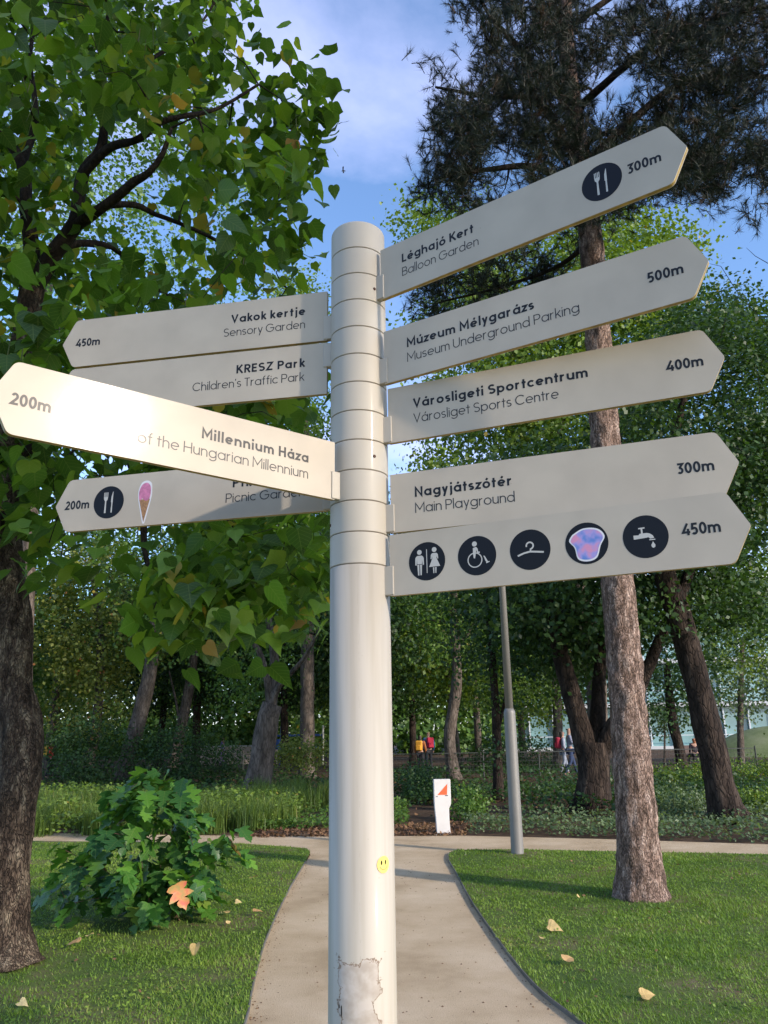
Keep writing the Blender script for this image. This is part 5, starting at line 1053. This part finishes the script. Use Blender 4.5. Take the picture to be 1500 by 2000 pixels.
# =================================================================== lamp post
M['steel'] = plain('grey_painted_steel', (.20, .19, .175), .5, metal=.1, var=.08, vscale=3)
M['lampglass'] = plain('lamp_glass', (.5, .5, .5), .2)
lx, ly = gp(1011, 1670); lamp = empty('lamp_post', (lx, ly, 0), label='slim grey lamp post at the edge of the right lawn, thicker in its lower part', cat='lamp post')
mb = MB(); mb.lathe([(.088, 0), (.085, .02), (.082, 1.85), (.080, 1.88), (.060, 1.92)], 28); mb.build('lower_shaft', M['steel'], lamp, smooth=True)
mb = MB(); mb.lathe([(.058, 1.90), (.040, 4.9), (.032, 4.95)], 24); mb.build('upper_shaft', M['steel'], lamp, smooth=True)
mb = MB(); mb.lathe([(.10, 0), (.10, .012), (.09, .02)], 28, c=(0, 0, .0)); mb.build('base_collar', M['steel'], lamp)
mb = MB(); mb.box((-.085, 0, 4.45), (.05, .06, .9), bev=.01); mb.box((-.045, 0, 4.8), (.06, .03, .04)); mb.box((-.045, 0, 4.12), (.06, .03, .04)); mb.build('light_head', M['steel'], lamp)
mb = MB(); mb.box((-.112, 0, 4.45), (.008, .045, .8), bev=.003); mb.build('light_strip', M['lampglass'], lamp)
# =================================================================== stele with an orange triangle
sxx, syy = gp(866, 1632); stele = empty('info_stele', (sxx, syy+.15, 0), rz=R(4), label='small white stele with an orange triangle, beside the cross path', cat='signpost')
M['stelewhite'] = plain('white_stele', (.66, .64, .62), .45, var=.06, vscale=9)
M['orangeprint'] = plain('orange_print', (.68, .13, .04), .45)
sd_ = 1.0
prof = [(-.10, 0), (-.108, .22), (-.125, .42), (-.128, .50), (-.128, .86), (.150, .86), (.150, .50), (.142, .46), (.112, .40), (.112, .22), (.125, 0)]
n_ = len(prof); V = [(x, -.055, z) for x, z in prof]+[(x, .055, z) for x, z in prof]; F = [tuple(range(n_)), tuple(range(2*n_-1, n_-1, -1))]+[(i, i+n_, (i+1) % n_+n_, (i+1) % n_) for i in range(n_)]
me = npmesh('body', V, F); bm = bmesh.new(); bm.from_mesh(me); bmesh.ops.recalc_face_normals(bm, faces=bm.faces[:]); bmesh.ops.bevel(bm, geom=bm.edges[:], offset=.005, segments=1, affect='EDGES'); bm.to_mesh(me); bm.free(); link('body', me, M['stelewhite'], stele)
mb = MB(); mb.add([(-.075, -.0565, .615), (.085, -.0565, .615), (.098, -.0565, .79)], [(0, 1, 2)]); mb.build('triangle_mark', M['orangeprint'], stele)
mb = MB(); mb.box((.075, -.0562, .603), (.05, .001, .012)); mb.box((-.085, -.0562, .59), (.03, .001, .01)); mb.build('fine_print', M['greyink'], stele)
mb = MB(); mb.box((0, 0, .006), (.27, .14, .012), bev=.003); mb.build('foot_plate', M['stelewhite'], stele)

# =================================================================== people far off
SK = plain('skin', (.42, .24, .17), .6)
def cloth(r, g_, b): return plain('cloth', (r, g_, b), .85)
def skinmesh(name, joints, edges, mat, parent, sub=1, root=0):
    me = bpy.data.meshes.new(name); me.from_pydata([j[0] for j in joints], edges, []); me.update(); o = bpy.data.objects.new(name, me); COL.objects.link(o); o.parent = parent
    md = o.modifiers.new('skin', 'SKIN'); md.use_smooth_shade = True
    for i, j in enumerate(joints):
        r_ = j[1] if isinstance(j[1], tuple) else (j[1], j[1]); v = me.skin_vertices[0].data[i]; v.radius = r_; v.use_root = (i == root)
    s = o.modifiers.new('sub', 'SUBSURF'); s.levels = sub; s.render_levels = sub; me.materials.append(mat); return o
def person(x, y, rz, H, label, shirt, legs, hair, stride=.0, arms='down', pack=None, sit=False, longhair=False, group=None):
    """figure facing local -y"""
    k = H/1.75; o = empty('person', (x, y, 0), rz, label=label, cat='person', group=group); s = stride
    hipz = .93; kn = .50
    J = {'pel': ((0, 0, hipz), (.13, .10)), 'wa': ((0, 0, 1.08), (.12, .09)), 'ch': ((0, .01, 1.30), (.155, .10)), 'ne': ((0, .01, 1.47), .055), 'he': ((0, -.01, 1.60), (.075, .095)), 'to': ((0, 0, 1.68), (.07, .085)),
     'hl': ((.09, 0, .88), .085), 'kl': ((.10, -.10*s-.02, kn), .055), 'al': ((.10, -.28*s+.05*(s > 0), .09), .038), 'fl': ((.11, -.28*s-.13, .035), .034), 'hr': ((-.09, 0, .88), .085), 'kr': ((-.10, .06*s-.04*s, kn), .055), 'ar': ((-.10, .30*s, .10), .038), 'fr': ((-.11, .30*s-.12, .04), .034),
     'sl': ((.19, .01, 1.40), .052), 'el': ((.25, .03, 1.13), .040), 'wl': ((.25, -.06, .90), .028), 'gl': ((.25, -.09, .82), .034), 'sr': ((-.19, .01, 1.40), .052), 'er': ((-.25, .03, 1.13), .040), 'wr': ((-.25, -.06, .90), .028), 'gr': ((-.25, -.09, .82), .034)}
    if arms == 'phone':
        for q, sg in (('l', 1), ('r', -1)): J['e'+q] = ((sg*.22, -.04, 1.14), .040); J['w'+q] = ((sg*.10, -.27, 1.24), .028); J['g'+q] = ((sg*.05, -.33, 1.28), .034)
    if sit:
        for q, sg in (('l', 1), ('r', -1)): J['h'+q] = ((sg*.09, 0, .88), .085); J['k'+q] = ((sg*.12, -.42, .90), .06); J['a'+q] = ((sg*.12, -.45, .50), .04); J['f'+q] = ((sg*.12, -.58, .46), .034); J['w'+q] = ((sg*.18, -.2, 1.0), .028); J['g'+q] = ((sg*.12, -.28, 1.0), .034)
    dz = -.42 if sit else 0
    K = list(J); pos = {q: (tuple(c*k for c in (J[q][0][0], J[q][0][1], J[q][0][2]+dz)), tuple(v*k for v in (J[q][1] if isinstance(J[q][1], tuple) else (J[q][1],)*2))) for q in K}
    E = [('pel', 'wa'), ('wa', 'ch'), ('ch', 'ne'), ('ne', 'he'), ('he', 'to'), ('pel', 'hl'), ('hl', 'kl'), ('kl', 'al'), ('al', 'fl'), ('pel', 'hr'), ('hr', 'kr'), ('kr', 'ar'), ('ar', 'fr'), ('ch', 'sl'), ('sl', 'el'), ('el', 'wl'), ('wl', 'gl'), ('ch', 'sr'), ('sr', 'er'), ('er', 'wr'), ('wr', 'gr')]
    skinmesh('body', [pos[q] for q in K], [(K.index(a), K.index(b)) for a, b in E], SK, o)
    def garment(nm, keys, ed, grow_, mat):
        skinmesh(nm, [(pos[q][0], tuple(v+grow_*k for v in pos[q][1])) for q in keys], [(keys.index(a), keys.index(b)) for a, b in ed], mat, o)
    garment('top', ['pel', 'wa', 'ch', 'sl', 'el', 'wl', 'sr', 'er', 'wr'], [('pel', 'wa'), ('wa', 'ch'), ('ch', 'sl'), ('sl', 'el'), ('el', 'wl'), ('ch', 'sr'), ('sr', 'er'), ('er', 'wr')], .018, shirt)
    garment('trousers', ['pel', 'hl', 'kl', 'al', 'hr', 'kr', 'ar'], [('pel', 'hl'), ('hl', 'kl'), ('kl', 'al'), ('pel', 'hr'), ('hr', 'kr'), ('kr', 'ar')], .014, legs)
    hz = [((0, .03*k, (1.66+dz)*k), (.088*k, .095*k)), ((0, .05*k, (1.60+dz)*k), (.085*k, .08*k))]
    if longhair: hz.append(((0, .08*k, (1.42+dz)*k), (.08*k, .045*k)))
    skinmesh('hair', hz, [(i, i+1) for i in range(len(hz)-1)], hair, o)
    for sg in (1, -1):
        mb = MB(); mb.box((sg*.03*k, -.100*k, (1.63+dz)*k), (.018*k, .01*k, .01*k), bev=.002); mb.build('eye', M['ink'], o)
    mb = MB(); mb.add([(-.012*k, -.10*k, (1.585+dz)*k), (.012*k, -.10*k, (1.585+dz)*k), (0, -.125*k, (1.59+dz)*k), (0, -.103*k, (1.63+dz)*k)], [(0, 1, 2), (0, 2, 3), (1, 3, 2)]); mb.build('nose', SK, o)
    if pack:
        mb = MB(); mb.box((0, .20*k, (1.24+dz)*k), (.30*k, .17*k, .44*k), bev=.05*k); p = mb.build('backpack', pack, o); mb = MB(); mb.box((0, .30*k, (1.15+dz)*k), (.22*k, .06*k, .20*k), bev=.02*k); mb.build('pocket', pack, p)
    if arms == 'phone': mb = MB(); mb.box((0, -.36*k, 1.31*k), (.07*k, .012*k, .14*k), bev=.003); ph_ = mb.build('phone', M['ink'], None, label='dark phone held up by the walker in the checked shirt', cat='phone'); ph_.location = (x, y, 0); ph_.rotation_euler = (0, 0, rz)
    return o
BLUE = cloth(.03, .05, .12); GREYC = cloth(.25, .25, .28); DARK = cloth(.02, .02, .025); CHECK = plain('checked_shirt', (.26, .27, .36), .85, var=.6, vscale=26)
HD = plain('dark_hair', (.02, .014, .01), .6); HB = plain('blond_hair', (.45, .32, .16), .6); HO = plain('ginger_hair', (.36, .13, .05), .6)
def pos_at(u, Y): return float(wp(u, 1500, Y)[0])
person(pos_at(1116, 30), 30, R(90), 1.78, 'walker in a blue checked shirt and dark jeans looking at a phone', CHECK, BLUE, HD, 1.0, 'phone')
person(pos_at(1103, 30.9), 30.9, R(90), 1.66, 'dark-haired walker with a small red bag behind the one in the checked shirt', cloth(.35, .37, .45), cloth(.30, .34, .42), HD, .7, 'down', cloth(.35, .02, .05), longhair=True)
person(pos_at(822, 33), 33, R(160), 1.58, 'child with an orange backpack among the shrubs beyond the stele', cloth(.30, .10, .03), DARK, HD, .2, 'down', cloth(.70, .33, .03), longhair=True)
person(pos_at(838, 34), 34, R(200), 1.72, 'fair-haired child in dark blue with a red backpack beyond the stele', cloth(.03, .12, .25), DARK, HB, .2, 'down', cloth(.45, .02, .05))
person(pos_at(1361, 38), 38, R(185), 1.66, 'ginger-haired person in black sitting on the long bench', cloth(.03, .02, .03), DARK, HO, 0, 'down', None, True, True)
person(pos_at(97, 34), 34, R(100), 1.60, 'figure in a bright red jacket with a yellow hem, right of the catalpa trunk', cloth(.62, .02, .03), DARK, HD, .4, 'down', cloth(.70, .40, .05))
person(pos_at(1258, 36), 36, R(120), 1.7, 'person in pale pink half hidden behind the pine trunk', cloth(.55, .30, .28), GREYC, HD, .3)
person(pos_at(433, 44), 44, R(90), 1.6, 'distant figure in a blue and lilac jacket by the playground', cloth(.20, .18, .50), cloth(.35, .2, .45), HD, .3)

# =================================================================== park furniture, fence and glass building in the distance
M['wood'] = plain('brown_bench_wood', (.17, .12, .11), .7, var=.2, vscale=5)
bx_ = pos_at(1366, 38.4); bench = empty('park_bench', (bx_, 38.5, 0), label='long brown bench with a high solid back, far right beyond the hedge', cat='bench')
for i in range(3): mb = MB(); mb.box((0, .22, .40+.19*i), (1.9, .05, .17), bev=.01); mb.build('back_board', M['wood'], bench)
mb = MB(); mb.box((0, -.08, .43), (1.9, .5, .06), bev=.01); mb.build('seat', M['wood'], bench)
for sx_ in (-.8, .8): mb = MB(); mb.box((sx_, 0, .2), (.08, .45, .40), bev=.01); mb.build('leg', M['steel'], bench)
M['wire'] = plain('green_black_wire', (.03, .035, .03), .6)
def fence(x0, x1, y0, y1, h, label, posts=10):
    o = empty('wire_fence', ((x0+x1)/2, (y0+y1)/2, 0), label=label, cat='fence'); c = np.array([(x0+x1)/2, (y0+y1)/2, 0]); pme = None
    for i in range(posts+1):
        t = i/posts; p = (x0+(x1-x0)*t-c[0], y0+(y1-y0)*t-c[1], 0)
        if pme is None: mb = MB(); mb.lathe([(.028, 0), (.028, h+.04), (.012, h+.07)], 8); q = mb.build('post', M['wire'], o); q.location = p; pme = q.data
        else: q = link('post', pme, None, o, p)
    mb = MB(); n_ = int(math.hypot(x1-x0, y1-y0)/.12)
    for i in range(n_): t = (i+.5)/n_; mb.box((x0+(x1-x0)*t-c[0], y0+(y1-y0)*t-c[1], h/2+.03), (.006, .006, h-.06))
    a = math.atan2(y1-y0, x1-x0)
    for k in range(7): mb.box((0, 0, .06+(h-.08)*k/6), (math.hypot(x1-x0, y1-y0), .008, .008 if k < 6 else .03), rz=a)
    q = mb.build('wire_mesh', M['wire'], o); q['kind'] = 'stuff'; return o
fence(-18, -1.2, 29.6, 30.4, .95, 'low dark wire fence in the wood left of the signpost', 8)
fence(-.6, 13, 27.6, 28.6, .95, 'low dark wire fence in the wood right of the signpost', 7)
# glass building
M['pane'] = plain('teal_glass', (.20, .34, .34), .15, var=.35, vscale=.35, spec=.8); M['frame'] = plain('white_frame', (.62, .66, .66), .4); M['slab'] = plain('pale_slab', (.55, .56, .55), .6); M['inner'] = plain('dark_interior', (.05, .08, .085), .8)
gb = empty('glass_building', (34, 66, 0), label='long teal glass building with white mullions behind the trees on the right', cat='building')
x0, x1, NP_, NF = -26, 26, 26, 4; fh = 3.6; pw = (x1-x0)/NP_
mb = MB(); mb.box((0, 6.5, NF*fh/2), (x1-x0-.4, 10, NF*fh-.2)); mb.build('core', M['inner'], gb)
for f in range(NF+1): mb = MB(); mb.box((0, .2, f*fh+(.12 if f == 0 else 0)), (x1-x0+.6, 1.6, .34 if f < NF else .6)); mb.build('floor_edge', M['slab'], gb)
pm = None
for f in range(NF):
    for i in range(NP_):
        p = (x0+pw*(i+.5), .15, f*fh+fh/2)
        if pm is None: mb = MB(); mb.box((0, 0, 0), (pw-.14, .05, fh-.46)); q = mb.build('pane', M['pane'], gb); q.location = p; pm = q.data
        else: link('pane', pm, None, gb, p)
mm_ = None
for i in range(NP_+1):
    p = (x0+pw*i, -.05, NF*fh/2)
    if mm_ is None: mb = MB(); mb.box((0, 0, 0), (.11, .22, NF*fh)); q = mb.build('mullion', M['frame'], gb); q.location = p; mm_ = q.data
    else: link('mullion', mm_, None, gb, p)
for f in range(NF): mb = MB(); mb.box((0, -.7, f*fh+1.15), (x1-x0, .05, .06)); mb.build('handrail', M['frame'], gb)
gb.rotation_euler = (0, 0, R(-6))
# grassy mound at the right
def mound(x, y, r_, h):
    V = [(0, 0, h)]; F = []; n1, n2 = 36, 8
    for j in range(1, n2+1):
        t = j/n2
        for i in range(n1): a = 6.28318*i/n1; V.append((math.cos(a)*r_*t, math.sin(a)*r_*.7*t, h*math.cos(t*math.pi/2)**1.1-.02))
    F += [(0, 1+i, 1+(i+1) % n1) for i in range(n1)]
    for j in range(n2-1):
        for i in range(n1): a = 1+j*n1; F.append((a+i, a+n1+i, a+n1+(i+1) % n1, a+(i+1) % n1))
    o = link('grass_mound', npmesh('grass_mound', V, F), M['moss'], None, (x, y, 0), True, kind='structure'); return o
M['moss'] = groundmat('pale_grass', [(.10, .13, .05), (.15, .18, .08), (.19, .21, .11)], .8, 40)
mound(pos_at(1520, 50), 50, 5.2, 1.75)
# playground pieces glimpsed through the wood on the left
M['blue'] = plain('blue_paint', (.03, .10, .42), .45); M['white'] = plain('white_paint', (.72, .72, .70), .5); M['stone'] = plain('pale_render', (.46, .38, .33), .8, var=.1, vscale=1)
pf = empty('play_frame', (pos_at(565, 46), 46, 0), label='blue and white playground climbing frame glimpsed right of the fork tree', cat='play frame')
for x_ in (-1.5, -.5, .9, 1.9): mb = MB(); mb.lathe([(.06, 0), (.06, 2.1), (.03, 2.14)], 10, c=(x_, 0, 0)); mb.build('post', M['white'] if x_ != -.5 else M['blue'], pf)
for z_ in (.9, 1.6): mb = MB(); mb.box((.2, 0, z_), (3.5, .06, .12), bev=.02); mb.build('rail', M['blue'], pf)
mb = MB(); mb.box((-1.0, -.1, 1.15), (.9, .05, .5), bev=.02); mb.build('play_panel', M['blue'], pf)
gw = empty('low_wall', (pos_at(455, 48), 48, 0), label='low pinkish wall glimpsed between the trunks left of the fork tree', cat='wall')
mb = MB(); mb.box((0, 0, .5), (5.2, .3, 1.0), bev=.02); mb.build('wall_body', M['stone'], gw); mb = MB(); mb.box((0, 0, 1.03), (5.4, .4, .07), bev=.01); mb.build('coping', M['slab'], gw)
# bare twig shoots on the skyline at the right, small bird in the sky
mb = MB(); b0 = wp(1560, 900, 15)
for (pts, r0) in (([(1500, 640, 15), (1440, 570, 15), (1408, 520, 15), (1386, 515, 15)], .012), ([(1560, 560, 15), (1510, 520, 15), (1475, 500, 15), (1458, 484, 15)], .012)):
    P = [wp(*p)-b0 for p in pts]; mb.tube(P, [r0*(1-.7*i/3) for i in range(4)], 5)
o = mb.build('bare_twigs', M['branch'], bpy.data.objects['leaning_tree']); o.matrix_local = Matrix.Translation(Vector(b0)-Vector(bpy.data.objects['leaning_tree'].location)); o['kind'] = 'stuff'
bq = wp(671, 334, 60); bird = MB(); bird.tube([(-.22, 0, 0), (0, 0, .02), (.2, 0, 0)], [.01, .07, .02], 8); bird.add([(0, .05, .03), (.05, .45, .14), (-.08, .42, .12), (-.10, .05, .02)], [(0, 1, 2, 3)]); bird.add([(0, -.05, .03), (.05, -.45, .14), (-.08, -.42, .12), (-.10, -.05, .02)], [(0, 1, 2, 3)])
o = bird.build('bird', M['greyink'], None, label='tiny dark bird flying in the blue sky left of the pine', cat='bird'); o.location = bq
